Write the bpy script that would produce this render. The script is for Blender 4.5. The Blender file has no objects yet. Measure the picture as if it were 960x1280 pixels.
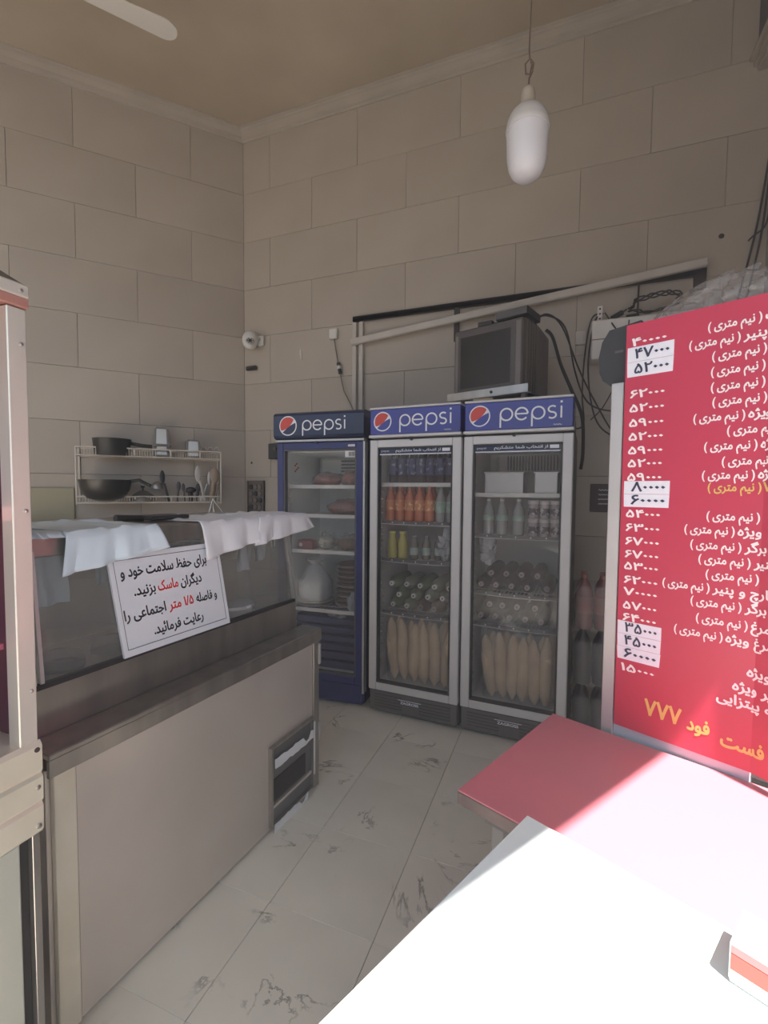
import bpy, bmesh, math, random
from mathutils import Vector, Matrix, noise
from mathutils.geometry import interpolate_bezier, tessellate_polygon
R = math.radians
PI = math.pi
random.seed(7)
SC = bpy.context.scene
COL = SC.collection

# ------------------------------------------------------------------ camera
cam = bpy.data.cameras.new('camera')
cam.sensor_fit = 'HORIZONTAL'; cam.sensor_width = 36; cam.lens = 578.06 * 36 / 960
cam.clip_start = 0.02; cam.clip_end = 200
camo = bpy.data.objects.new('camera', cam); COL.objects.link(camo)
yaw, pit, rol = 0.3672, -0.0495, 0.0081
fw = Vector((-math.sin(yaw) * math.cos(pit), math.cos(yaw) * math.cos(pit), math.sin(pit)))
r0 = Vector((math.cos(yaw), math.sin(yaw), 0)); u0 = r0.cross(fw)
rr = math.cos(rol) * r0 + math.sin(rol) * u0; uu = -math.sin(rol) * r0 + math.cos(rol) * u0
M = Matrix((rr, uu, -fw)).transposed().to_4x4(); M.translation = Vector((2.607, -3.369, 1.38))
camo.matrix_world = M
SC.camera = camo

# ------------------------------------------------------------------ light
SC.view_settings.view_transform = 'Standard'; SC.view_settings.look = 'None'
SC.view_settings.gamma = 1; SC.view_settings.use_curve_mapping = False
SC.view_settings.exposure = 0.55
SUN = Vector((.307, -.283, .909)).normalized()
w = bpy.data.worlds.new('sky'); SC.world = w; w.use_nodes = True
nt = w.node_tree; bg = nt.nodes['Background']
sky = nt.nodes.new('ShaderNodeTexSky'); sky.sky_type = 'HOSEK_WILKIE'
sky.sun_direction = SUN; sky.turbidity = 8; sky.ground_albedo = .4
nt.links.new(sky.outputs[0], bg.inputs[0]); bg.inputs[1].default_value = 3.6
sl = bpy.data.lights.new('sun', 'SUN'); sl.energy = 14.0; sl.angle = R(.6); sl.color = (1, .95, .88)
so = bpy.data.objects.new('sun', sl); COL.objects.link(so)
so.rotation_euler = (-SUN).to_track_quat('-Z', 'Y').to_euler(); so.location = (8, -8, 12)

# ------------------------------------------------------------------ materials
MATS = {}
def mat(name, col, rough=.5, metal=0, var=.0, scale=8, bump=0, rand=0, alpha=1, spec=.5, col2=None, stretch=(1, 1, 1), bscale=None, emit=0, coat=0, trans=0, thr=(.35, .65)):
    """procedural principled material: base colour, noise-mixed second colour, fine bump, per-object variation"""
    m = bpy.data.materials.new(name); m.use_nodes = True; t = m.node_tree; b = t.nodes['Principled BSDF']
    b.inputs['Roughness'].default_value = rough; b.inputs['Metallic'].default_value = metal
    b.inputs['Specular IOR Level'].default_value = spec
    b.inputs['Coat Weight'].default_value = coat
    b.inputs['Transmission Weight'].default_value = trans
    c = (*col, 1)
    tc = t.nodes.new('ShaderNodeTexCoord'); mp = t.nodes.new('ShaderNodeMapping'); mp.inputs['Scale'].default_value = stretch
    t.links.new(tc.outputs['Object'], mp.inputs[0])
    n = t.nodes.new('ShaderNodeTexNoise'); n.inputs['Scale'].default_value = scale; n.inputs['Detail'].default_value = 6
    t.links.new(mp.outputs[0], n.inputs['Vector'])
    c2 = (*col2, 1) if col2 else (*[x * (1 - var) for x in col], 1)
    rp = t.nodes.new('ShaderNodeMapRange'); rp.inputs[1].default_value = thr[0]; rp.inputs[2].default_value = thr[1]
    t.links.new(n.outputs[0], rp.inputs[0])
    mx = t.nodes.new('ShaderNodeMix'); mx.data_type = 'RGBA'
    mx.inputs['A'].default_value = c; mx.inputs['B'].default_value = c2
    t.links.new(rp.outputs[0], mx.inputs['Factor'])
    out = mx.outputs['Result']
    if rand:
        oi = t.nodes.new('ShaderNodeObjectInfo'); mr = t.nodes.new('ShaderNodeMapRange')
        mr.inputs[3].default_value = 1 - rand; mr.inputs[4].default_value = 1 + rand
        t.links.new(oi.outputs['Random'], mr.inputs[0])
        hs = t.nodes.new('ShaderNodeHueSaturation'); t.links.new(out, hs.inputs['Color']); t.links.new(mr.outputs[0], hs.inputs['Value']); out = hs.outputs[0]
    t.links.new(out, b.inputs['Base Color'])
    if bump:
        n2 = t.nodes.new('ShaderNodeTexNoise'); n2.inputs['Scale'].default_value = bscale or scale * 4; n2.inputs['Detail'].default_value = 4
        t.links.new(mp.outputs[0], n2.inputs['Vector'])
        bp = t.nodes.new('ShaderNodeBump'); bp.inputs['Strength'].default_value = bump; bp.inputs['Distance'].default_value = .01
        t.links.new(n2.outputs[0], bp.inputs['Height']); t.links.new(bp.outputs[0], b.inputs['Normal'])
    if emit:
        b.inputs['Emission Color'].default_value = c; b.inputs['Emission Strength'].default_value = emit
    b.inputs['Alpha'].default_value = alpha
    MATS[name] = m
    return m

def clear_mat(name, tint=(1, 1, 1), film=.1, film_col=(.6, .6, .6), rough=.03, bump=0, fres=1.45, wr=30):
    """thin clear sheet: mostly transparent, fresnel reflection, a little diffuse film"""
    m = bpy.data.materials.new(name); m.use_nodes = True; t = m.node_tree; t.nodes.clear()
    o = t.nodes.new('ShaderNodeOutputMaterial'); tr = t.nodes.new('ShaderNodeBsdfTransparent'); tr.inputs[0].default_value = (*tint, 1)
    gl = t.nodes.new('ShaderNodeBsdfGlossy'); gl.inputs['Roughness'].default_value = rough
    df = t.nodes.new('ShaderNodeBsdfDiffuse'); df.inputs[0].default_value = (*film_col, 1)
    fr = t.nodes.new('ShaderNodeLayerWeight'); fr.inputs['Blend'].default_value = .5
    pw = t.nodes.new('ShaderNodeMath'); pw.operation = 'POWER'; pw.inputs[1].default_value = 5; t.links.new(fr.outputs['Facing'], pw.inputs[0])
    ma = t.nodes.new('ShaderNodeMath'); ma.operation = 'MULTIPLY_ADD'; f0 = ((fres - 1) / (fres + 1)) ** 2; ma.inputs[1].default_value = 1 - f0; ma.inputs[2].default_value = f0; t.links.new(pw.outputs[0], ma.inputs[0])
    m1 = t.nodes.new('ShaderNodeMixShader'); m1.inputs[0].default_value = film
    m2 = t.nodes.new('ShaderNodeMixShader')
    t.links.new(tr.outputs[0], m1.inputs[1]); t.links.new(df.outputs[0], m1.inputs[2])
    t.links.new(ma.outputs[0], m2.inputs[0]); t.links.new(m1.outputs[0], m2.inputs[1]); t.links.new(gl.outputs[0], m2.inputs[2])
    if bump:
        tc = t.nodes.new('ShaderNodeTexCoord'); n = t.nodes.new('ShaderNodeTexNoise'); n.inputs['Scale'].default_value = wr; n.inputs['Distortion'].default_value = 1.5
        bp = t.nodes.new('ShaderNodeBump'); bp.inputs['Strength'].default_value = bump; bp.inputs['Distance'].default_value = .02
        t.links.new(tc.outputs['Object'], n.inputs['Vector']); t.links.new(n.outputs[0], bp.inputs['Height'])
        for x in (gl, df): t.links.new(bp.outputs[0], x.inputs['Normal'])
        t.links.new(bp.outputs[0], fr.inputs['Normal'])
    t.links.new(m2.outputs[0], o.inputs[0]); MATS[name] = m
    return m

TILE = mat('wall tile stone', (.455, .392, .33), .40, var=.1, scale=1.6, rand=.05, bump=.03, bscale=60, col2=(.40, .343, .288))
GROUT = mat('tile joint', (.13, .105, .085), .9)
FLOORT = mat('floor marble', (.86, .80, .72), .27, scale=3.2, rand=.03, col2=(.77, .71, .635), bump=.02)
FGROUT = mat('floor joint', (.52, .47, .41), .9)
def veins(m, sc=2.6, w=.012, col=(.20, .18, .15), seed=3.0, patch=(.56, .66)):
    t = m.node_tree; b = t.nodes['Principled BSDF']; src = b.inputs['Base Color'].links[0].from_socket
    g = t.nodes.new('ShaderNodeNewGeometry'); mp = t.nodes.new('ShaderNodeMapping'); mp.inputs['Location'].default_value = (seed, 0, 0); t.links.new(g.outputs['Position'], mp.inputs[0])
    n = t.nodes.new('ShaderNodeTexNoise'); n.inputs['Scale'].default_value = sc; n.inputs['Detail'].default_value = 8; n.inputs['Roughness'].default_value = .62; n.inputs['Distortion'].default_value = .6; t.links.new(mp.outputs[0], n.inputs[0])
    s1 = t.nodes.new('ShaderNodeMath'); s1.operation = 'SUBTRACT'; s1.inputs[1].default_value = .5; t.links.new(n.outputs[0], s1.inputs[0])
    s2 = t.nodes.new('ShaderNodeMath'); s2.operation = 'ABSOLUTE'; t.links.new(s1.outputs[0], s2.inputs[0])
    r = t.nodes.new('ShaderNodeMapRange'); r.inputs[1].default_value = 0; r.inputs[2].default_value = w; r.inputs[3].default_value = 1; r.inputs[4].default_value = 0; t.links.new(s2.outputs[0], r.inputs[0])
    n2 = t.nodes.new('ShaderNodeTexNoise'); n2.inputs['Scale'].default_value = 4.5; n2.inputs['Detail'].default_value = 3; t.links.new(mp.outputs[0], n2.inputs[0])
    r2 = t.nodes.new('ShaderNodeMapRange'); r2.inputs[1].default_value = patch[0]; r2.inputs[2].default_value = patch[1]; t.links.new(n2.outputs[0], r2.inputs[0])
    ml = t.nodes.new('ShaderNodeMath'); ml.operation = 'MULTIPLY'; t.links.new(r.outputs[0], ml.inputs[0]); t.links.new(r2.outputs[0], ml.inputs[1])
    mx = t.nodes.new('ShaderNodeMix'); mx.data_type = 'RGBA'; mx.inputs['B'].default_value = (*col, 1); t.links.new(ml.outputs[0], mx.inputs['Factor']); t.links.new(src, mx.inputs['A']); t.links.new(mx.outputs['Result'], b.inputs['Base Color'])
veins(FLOORT, w=.014, col=(.30, .27, .23), patch=(.53, .64))
PLASTER = mat('ceiling plaster', (.50, .415, .32), .9, scale=.9, col2=(.36, .29, .21), bump=.05, bscale=12)
CORN = mat('cornice plaster', (.43, .37, .31), .8, var=.12, scale=4)
STEEL = mat('brushed steel', (.46, .43, .40), .30, .85, scale=3, col2=(.38, .355, .335), bump=.06, stretch=(6, 6, 1), bscale=10)
STEELD = mat('worn steel panel', (.78, .70, .65), .33, .6, scale=1.6, col2=(.66, .59, .54), bump=.3, bscale=2.6)
DENT = mat('dented pale steel', (.90, .83, .70), .38, .5, scale=6, col2=(.80, .73, .60), bump=.3, bscale=9)
ALU = mat('aluminium profile', (.56, .54, .53), .45, .55, var=.08, scale=5)
FRAME = mat('silver door frame', (.66, .63, .63), .5, .2, var=.06, scale=4)
BLUE = mat('navy painted steel', (.035, .045, .17), .35, 0, scale=5, col2=(.03, .035, .12))
BLUEH = mat('blue sign face', (.035, .04, .30), .22, coat=.3, scale=4, col2=(.03, .034, .22))
NAVYH = mat('dark navy sign face', (.02, .03, .085), .25, scale=4, col2=(.02, .026, .06))
DARK = mat('dark plastic', (.03, .027, .03), .45, var=.2)
DGREY = mat('dark grey plastic', (.10, .09, .095), .5, var=.1)
LINER = mat('white cooler liner', (.78, .82, .80), .45, var=.08)
LINERG = mat('grey cooler liner', (.66, .64, .62), .5, var=.08)
WHITE = mat('white print', (.80, .79, .82), .5)
WPLAS = mat('white plastic', (.72, .69, .66), .4, var=.06)
REDP = mat('red print', (.62, .07, .05), .45)
RED = mat('red vinyl film', (.50, .032, .075), .38, scale=3, col2=(.46, .032, .072), spec=.35)
REDT = mat('red table laminate', (.60, .165, .205), .42, scale=7, col2=(.55, .165, .205))  # base paled and pinkened: lens veil glare put into the red
WT = mat('pale blue white laminate', (.74, .80, .80), .5, var=.05)
GOLD = mat('gold lettering', (.70, .45, .12), .4)
PINKW = mat('white vinyl lettering', (.85, .74, .74), .4)
BLACK = mat('black ink', (.02, .02, .025), .5)
CABLE = mat('black cable', (.022, .018, .018), .5)
BROWNB = mat('rusty dark steel', (.045, .03, .026), .6, var=.3)
TRUNK = mat('grey white trunking', (.55, .50, .46), .5, var=.1)
RUBBER = mat('black pan', (.03, .028, .026), .4, .2)
BREAD = mat('baguette crust', (.80, .60, .40), .7, scale=9, col2=(.68, .48, .30), bump=.2)
CLOTH = mat('white plastic sheet', (.80, .79, .84), .45, var=.04, bump=.15, bscale=14)
CLOTHB = mat('bluish plastic sheet', (.68, .77, .86), .45, var=.04, bump=.15, bscale=14)
STEELS = mat('shiny steel', (.50, .475, .45), .3, .9, bump=.03)
GLASS = clear_mat('cooler glass', (.95, .95, .95), .06, (.50, .44, .44), .05, fres=1.27)
CGLASS = clear_mat('counter glass', (.85, .86, .86), .16, (.42, .40, .39), .03)  # grey film colour imitates the murky reflection in the case glass
WRAP = clear_mat('clear plastic wrap', (.97, .97, .97), .14, (.85, .82, .78), .12, bump=.6, wr=18, fres=1.25)
BAG = clear_mat('milky plastic bag', (.9, .9, .92), .5, (.78, .78, .80), .25, bump=.9, wr=22)

# ------------------------------------------------------------------ mesh helpers
class MB:
    def __init__(s): s.v = []; s.f = []
    def add(s, vs, fs):
        k = len(s.v); s.v += [tuple(x) for x in vs]; s.f += [tuple(i + k for i in f) for f in fs]; return s
    def box(s, x0, x1, y0, y1, z0, z1, b=0):
        if x0 > x1: x0, x1 = x1, x0
        if y0 > y1: y0, y1 = y1, y0
        if z0 > z1: z0, z1 = z1, z0
        if b <= 0:
            return s.add([(x, y, z) for z in (z0, z1) for x, y in ((x0, y0), (x1, y0), (x1, y1), (x0, y1))],
                         [(3, 2, 1, 0), (4, 5, 6, 7), (0, 1, 5, 4), (1, 2, 6, 5), (2, 3, 7, 6), (3, 0, 4, 7)])
        b = min(b, (x1 - x0) * .49, (y1 - y0) * .49, (z1 - z0) * .49)
        vs = []; idx = {}
        for sx, X, dx in ((0, x0, 1), (1, x1, -1)):
            for sy, Y, dy in ((0, y0, 1), (1, y1, -1)):
                for sz, Z, dz in ((0, z0, 1), (1, z1, -1)):
                    for a in range(3):
                        p = [X + dx * b, Y + dy * b, Z + dz * b]; p[a] = (X, Y, Z)[a]
                        idx[(sx, sy, sz, a)] = len(vs); vs.append(tuple(p))
        I = idx; fs = []
        for a in range(3):
            o1, o2 = (a + 1) % 3, (a + 2) % 3
            for sa in (0, 1):
                q = []
                for p1, p2 in ((0, 0), (1, 0), (1, 1), (0, 1)):
                    k = [0, 0, 0]; k[a] = sa; k[o1] = p1; k[o2] = p2; q.append(I[(*k, a)])
                fs.append(tuple(q if sa else q[::-1]))
            for p1 in (0, 1):
                for p2 in (0, 1):
                    k0 = [0, 0, 0]; k0[o1] = p1; k0[o2] = p2; k1 = list(k0); k1[a] = 1
                    fs.append((I[(*k0, o1)], I[(*k1, o1)], I[(*k1, o2)], I[(*k0, o2)]))
        for sx in (0, 1):
            for sy in (0, 1):
                for sz in (0, 1): fs.append(tuple(I[(sx, sy, sz, a)] for a in range(3)))
        return s.add(vs, fs)
    def tube(s, pts, r, n=8, closed=False, caps=True):
        pts = [Vector(p) for p in pts]; N = len(pts); vs = []; fs = []; prev = None
        for i, p in enumerate(pts):
            a = pts[i - 1] if i > 0 or closed else p; c = pts[(i + 1) % N] if i < N - 1 or closed else p
            t = (c - a).normalized()
            if prev is None:
                up = Vector((0, 0, 1)) if abs(t.z) < .9 else Vector((1, 0, 0)); prev = t.cross(up).normalized()
            prev = (prev - t * prev.dot(t)).normalized(); q = t.cross(prev)
            rad = r[i] if isinstance(r, (list, tuple)) else r
            for k in range(n):
                an = 2 * PI * k / n; vs.append(p + (prev * math.cos(an) + q * math.sin(an)) * rad)
        for i in range(N if closed else N - 1):
            j = (i + 1) % N
            for k in range(n): fs.append((i * n + k, i * n + (k + 1) % n, j * n + (k + 1) % n, j * n + k))
        if caps and not closed: fs.append(tuple(range(n))[::-1]); fs.append(tuple((N - 1) * n + k for k in range(n)))
        return s.add(vs, fs)
    def lathe(s, prof, n=20, c=(0, 0, 0), axis='z', sq=None):
        """prof: list of (r, z)"""
        vs = []; fs = []
        for r, z in prof:
            for k in range(n):
                a = 2 * PI * (k + .5) / n; x, y = r * math.cos(a), r * math.sin(a)
                if axis == 'z': vs.append((c[0] + x, c[1] + y, c[2] + z))
                elif axis == 'y': vs.append((c[0] + x, c[1] + z, c[2] + y))
                else: vs.append((c[0] + z, c[1] + x, c[2] + y))
        for i in range(len(prof) - 1):
            for k in range(n): fs.append((i * n + k, i * n + (k + 1) % n, (i + 1) * n + (k + 1) % n, (i + 1) * n + k))
        fs.append(tuple(range(n))[::-1]); fs.append(tuple((len(prof) - 1) * n + k for k in range(n)))
        return s.add(vs, fs)
    def prism(s, poly, z0, z1, f=lambda x, y, z: (x, y, z)):
        n = len(poly); vs = [f(x, y, z0) for x, y in poly] + [f(x, y, z1) for x, y in poly]
        return s.add(vs, [tuple(range(n))[::-1], tuple(range(n, 2 * n))] + [(i, (i + 1) % n, n + (i + 1) % n, n + i) for i in range(n)])
    def ribbon(s, pts, w, f, closed=False, th=.0012):
        """flat stroke of width w in a plane; f(x,y,h) maps to space"""
        P = [Vector((*p, 0)) for p in pts]; N = len(P); L = []; Rr = []
        for i in range(N):
            a = P[i - 1] if i > 0 or closed else P[i]; c = P[(i + 1) % N] if i < N - 1 or closed else P[i]
            t = (c - a).normalized(); nn = Vector((-t.y, t.x, 0)) * w / 2
            L.append(P[i] + nn); Rr.append(P[i] - nn)
        vs = []
        for i in range(N): vs += [f(L[i].x, L[i].y, th), f(Rr[i].x, Rr[i].y, th), f(L[i].x, L[i].y, 0), f(Rr[i].x, Rr[i].y, 0)]
        fs = []
        for i in range(N if closed else N - 1):
            a = i * 4; b = ((i + 1) % N) * 4
            fs += [(a, a + 1, b + 1, b), (a, b, b + 2, a + 2), (a + 1, a + 3, b + 3, b + 1)]
        return s.add(vs, fs)
    def grid(s, nu, nv, f, thick=0):
        vs = [f(i / nu, j / nv) for j in range(nv + 1) for i in range(nu + 1)]
        fs = [(j * (nu + 1) + i, j * (nu + 1) + i + 1, (j + 1) * (nu + 1) + i + 1, (j + 1) * (nu + 1) + i) for j in range(nv) for i in range(nu)]
        return s.add(vs, fs)
    def mesh(s, name, m, smooth=False):
        me = bpy.data.meshes.new(name); me.from_pydata(s.v, [], s.f)
        bm = bmesh.new(); bm.from_mesh(me); bmesh.ops.recalc_face_normals(bm, faces=bm.faces); bm.to_mesh(me); bm.free()
        me.materials.append(m)
        if smooth:
            me.shade_smooth(); me.set_sharp_from_angle(angle=R(38))
        return me

def link(name, me, parent=None, loc=(0, 0, 0), rot=(0, 0, 0)):
    o = bpy.data.objects.new(name, me); COL.objects.link(o); o.parent = parent; o.location = loc; o.rotation_euler = rot
    return o
def part(name, mb, m, parent=None, smooth=False, loc=(0, 0, 0), rot=(0, 0, 0), label=None):
    o = link(name, mb.mesh(name, m, smooth), parent, loc, rot)
    if label: o['label'] = label
    return o
def thing(name, label, cat, loc=(0, 0, 0), rz=0, group=None, rot=None):
    o = link(name, None, None, loc, rot or (0, 0, rz)); o.empty_display_size = .05
    o['label'] = label; o['category'] = cat
    if group: o['group'] = group
    return o
def solo(name, mb, m, label, cat, loc=(0, 0, 0), rz=0, group=None, smooth=False, rot=None):
    o = part(name, mb, m, None, smooth, loc, rot or (0, 0, rz)); o['label'] = label; o['category'] = cat
    if group: o['group'] = group
    return o
def struct(name, mb, m, smooth=False, loc=(0, 0, 0)):
    o = part(name, mb, m, None, smooth, loc); o['kind'] = 'structure'; return o
def copy_tree(o, parent=None):
    c = o.copy(); COL.objects.link(c); c.parent = parent
    for ch in [x for x in KIDS.get(o.name, [])]: KIDS.setdefault(c.name, []).append(copy_tree(ch, c))
    return c
KIDS = {}
def reg(o):
    """remember a prototype's tree once built"""
    for x in bpy.data.objects:
        if x.parent == o: KIDS.setdefault(o.name, []).append(x); reg(x)
class Proto:
    def __init__(s, root): s.root = root; s.used = False; reg(root)
    def put(s, loc, rot, label, group=None):
        if s.used: o = copy_tree(s.root)
        else: o = s.root; s.used = True
        o.location = loc; o.rotation_euler = rot; o['label'] = label
        if group: o['group'] = group
        return o
ORD = ['first', 'second', 'third', 'fourth', 'fifth', 'sixth', 'seventh', 'eighth', 'ninth', 'tenth']

# ---- Persian lettering (joined letter forms, laid right to left)
FORMS = {}
for ch, iso, n in [('ا', 0xFE8D, 2), ('ئ', 0xFE89, 4), ('ب', 0xFE8F, 4), ('ت', 0xFE95, 4), ('ج', 0xFE9D, 4), ('ح', 0xFEA1, 4), ('خ', 0xFEA5, 4), ('د', 0xFEA9, 2), ('ر', 0xFEAD, 2), ('ز', 0xFEAF, 2), ('س', 0xFEB1, 4), ('ش', 0xFEB5, 4), ('ص', 0xFEB9, 4), ('ظ', 0xFEC5, 4), ('ع', 0xFEC9, 4), ('غ', 0xFECD, 4), ('ف', 0xFED1, 4), ('ق', 0xFED5, 4), ('ل', 0xFEDD, 4), ('م', 0xFEE1, 4), ('ن', 0xFEE5, 4), ('ه', 0xFEE9, 4), ('و', 0xFEED, 2), ('پ', 0xFB56, 4), ('چ', 0xFB7A, 4), ('ژ', 0xFB8A, 2), ('ک', 0xFB8E, 4), ('گ', 0xFB92, 4), ('ی', 0xFBFC, 4)]:
    FORMS[ch] = (iso, iso + 1, iso + 2, iso + 3) if n == 4 else (iso, iso + 1, None, None)
def fa(s):
    out = []; i = 0
    while i < len(s):
        c = s[i]
        if c not in FORMS: out.append({'(': ')', ')': '('}.get(c, c)); i += 1; continue
        prev = i > 0 and s[i - 1] in FORMS and FORMS[s[i - 1]][2] is not None
        if c == 'ل' and i + 1 < len(s) and s[i + 1] == 'ا': out.append(chr(0xFEFC if prev else 0xFEFB)); i += 2; continue
        nxt = i + 1 < len(s) and s[i + 1] in FORMS and FORMS[c][2] is not None
        out.append(chr(FORMS[c][3 if prev and nxt else 1 if prev else 2 if nxt else 0])); i += 1
    res = ''; run = ''
    for ch in reversed(out):
        if ch in '۰۱۲۳۴۵۶۷۸۹/': run = ch + run
        else: res += run + ch; run = ''
    return res + run
def text(name, s, m, parent, f, x0=None, x1=None, y=0, h=None, bold=.03, th=.0008, asp=None):
    """lettering from x0 to x1 (either may be None when h is given), baseline y; f(x, y, h) maps to the surface"""
    c = bpy.data.curves.new('lettering', 'FONT'); c.body = fa(s) if any(ch in FORMS or ch in '۰۱۲۳۴۵۶۷۸۹' for ch in s) else s
    c.size = 1; c.resolution_u = 3
    o = bpy.data.objects.new('lettering', c); COL.objects.link(o)
    cv = o.to_curve(bpy.context.evaluated_depsgraph_get()); cont = []
    for sp in cv.splines:
        P = sp.bezier_points; q = []
        for i in range(len(P)):
            j = (i + 1) % len(P); q += interpolate_bezier(P[i].co, P[i].handle_right, P[j].handle_left, P[j].co, 4)[:-1]
        ar = sum(q[i].x * q[(i + 1) % len(q)].y - q[(i + 1) % len(q)].x * q[i].y for i in range(len(q))); cont.append((ar, [Vector((v.x, v.y, 0)) for v in q]))
    o.to_curve_clear(); bpy.data.objects.remove(o); bpy.data.curves.remove(c)
    bb = lambda q: (min(v.x for v in q), max(v.x for v in q), min(v.y for v in q), max(v.y for v in q)); V = []; F = []
    B = [bb(q) for ar, q in cont]; inside = lambda i, j: i != j and B[i][0] >= B[j][0] and B[i][1] <= B[j][1] and B[i][2] >= B[j][2] and B[i][3] <= B[j][3] and cont[i][0] * cont[j][0] < 0
    for i in range(len(cont)):      # every outer stroke is filled by itself, with the holes that lie inside it
        if any(inside(i, j) for j in range(len(cont))): continue
        grp = [cont[i][1]] + [cont[j][1] for j in range(len(cont)) if inside(j, i)]
        k = len(V); F += [tuple(k + q for q in t) for t in tessellate_polygon(grp)]; V += [v for g_ in grp for v in g_]
    if not V: return None
    a, b = min(v.x for v in V), max(v.x for v in V)
    if h is None: sx = (x1 - x0) / (b - a); sy = sx * (asp or 1)
    elif x0 is not None and x1 is not None: sx = (x1 - x0) / (b - a); sy = h
    else: sx = sy = h
    ox = x0 - a * sx if x0 is not None else x1 - b * sx
    b_ = bold * 1.0; W_ = []; G = []
    for i, (dx, dy) in enumerate(((0, 0), (b_, 0), (-b_, 0), (0, b_), (0, -b_), (b_ * .7, b_ * .7), (-b_ * .7, b_ * .7), (b_ * .7, -b_ * .7), (-b_ * .7, -b_ * .7))):
        G += [tuple(q + len(W_) for q in t) for t in F]; W_ += [f(ox + (v.x + dx) * sx, y + (v.y + dy) * sy, th + i * 2e-5) for v in V]
    me = bpy.data.meshes.new(name); me.from_pydata(W_, [], G); me.materials.append(m)
    return link(name, me, parent)

# ------------------------------------------------------------------ the room
LD = Vector((-.668, -.744, 0)).normalized(); LN = Vector((.744, -.668, 0)).normalized()
K0 = 3.876; TH = .4; TW = .8; J = .0022
CEIL = 4.375
def tiled_wall(wallname, rot, length, seamA, seamB, loc=(0, 0, 0)):
    """slab behind + single stone tiles; local x along the wall, local -y into the room"""
    mb = MB().box(-.1 if rot == 0 else 0, length + .1, .012, .16, -.05, CEIL + .1)
    wl = struct(wallname, mb, GROUT); wl.rotation_euler = (0, 0, rot); wl.location = loc
    zs = [K0 + .4] + [K0 - TH * k for k in range(0, 11)]
    shared = {}
    for r in range(len(zs) - 1):
        z1, z0 = (4.375 if r == 0 else zs[r]), max(zs[r + 1], 0)
        if z1 <= .001: break
        off = seamA if r % 2 == 0 else seamB
        xs = [0] + [off + TW * i for i in range(12) if off + TW * i < length - .02] + [length]
        for a, b in zip(xs[:-1], xs[1:]):
            key = (round(b - a, 3), round(z1 - z0, 3))
            if key not in shared:
                shared[key] = MB().box(J / 2, b - a - J / 2, 0, .02, J / 2, z1 - z0 - J / 2, .0012).mesh('tile', TILE)
            link('tile', shared[key], wl, (a, random.uniform(-.0006, .0006), z0))
    return wl
back = tiled_wall('wall_back', 0, 3.72, .2666, .6667)
# left wall: local x runs from its far (front) end to the corner so that local -y faces the room
LL = 3.0
def tiled_left():
    ang = math.atan2(-LD.y, -LD.x)
    wl = struct('wall_left', MB().box(-.1, LL, .012, .16, -.05, CEIL + .1), GROUT)
    wl.rotation_euler = (0, 0, ang); wl.location = LD * LL
    shared = {}
    zs = [K0 + .4] + [K0 - TH * k for k in range(0, 11)]
    for r in range(len(zs) - 1):
        z1, z0 = (4.375 if r == 0 else zs[r]), max(zs[r + 1], 0)
        if z1 <= .001: break
        off = .4162 if r % 2 == 0 else .8147
        ds = [0] + [off + TW * i for i in range(6) if off + TW * i < LL - .02] + [LL]
        for a, b in zip(ds[:-1], ds[1:]):
            key = (round(b - a, 3), round(z1 - z0, 3))
            if key not in shared:
                shared[key] = MB().box(J / 2, b - a - J / 2, 0, .02, J / 2, z1 - z0 - J / 2, .0012).mesh('tile', TILE)
            link('tile', shared[key], wl, (LL - b, random.uniform(-.0006, .0006), z0))
tiled_left()
# plan of the shop
P_BR = (3.72, 0); FU = Vector((.541, .841, 0)); F0 = Vector((3.59, -2.77, 0)); FN = Vector((.841, -.541, 0))
FA = F0 - FU * 1.9; FB = F0 + FU * .24
LE = LD * LL
struct('ceiling', MB().prism([(-.2, .2), (3.9, .2), (3.9, -2.5), (FA.x + .1, FA.y - .1), (-2.3, -4.4), (-2.3, -1.9)], CEIL, CEIL + .1), PLASTER)
struct('wall_right', MB().box(3.675, 3.85, -2.55, 0, 0, CEIL), mat('right wall paint', (.33, .28, .26), .8, var=.15, scale=3))
H0 = 2.9
lint = MB().prism([(FA.x, FA.y), (FB.x + .15, FB.y + .23), (FB.x + .15 - .126, FB.y + .23 + .081), (FA.x - .126, FA.y + .081)], H0, CEIL)
struct('wall_front', lint, PLASTER)
struct('wall_side', MB().box(-2.15, -2.0, -4.4, -2.2, 0, CEIL), PLASTER)
# cornice along both walls
prof = [(0, 0), (.012, 0), (.016, .012), (.030, .018), (.034, .034), (.060, .052), (.070, .056), (.074, .066), (.088, .070), (.088, .080), (0, .080)]
def cornice(name, x0, x1, rot, loc):
    mb = MB(); n = len(prof)
    vs = [(x0, -a, 4.297 + b) for a, b in prof] + [(x1, -a, 4.297 + b) for a, b in prof]
    mb.add(vs, [tuple(range(n)), tuple(range(n, 2 * n))] + [(i, (i + 1) % n, n + (i + 1) % n, n + i) for i in range(n)])
    o = struct(name, mb, CORN); o.rotation_euler = (0, 0, rot); o.location = loc
cornice('trim_1', -.03, 3.6, 0, (0, 0, 0))
cornice('trim_2', 0, LL + .03, math.atan2(-LD.y, -LD.x), LE)
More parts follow.
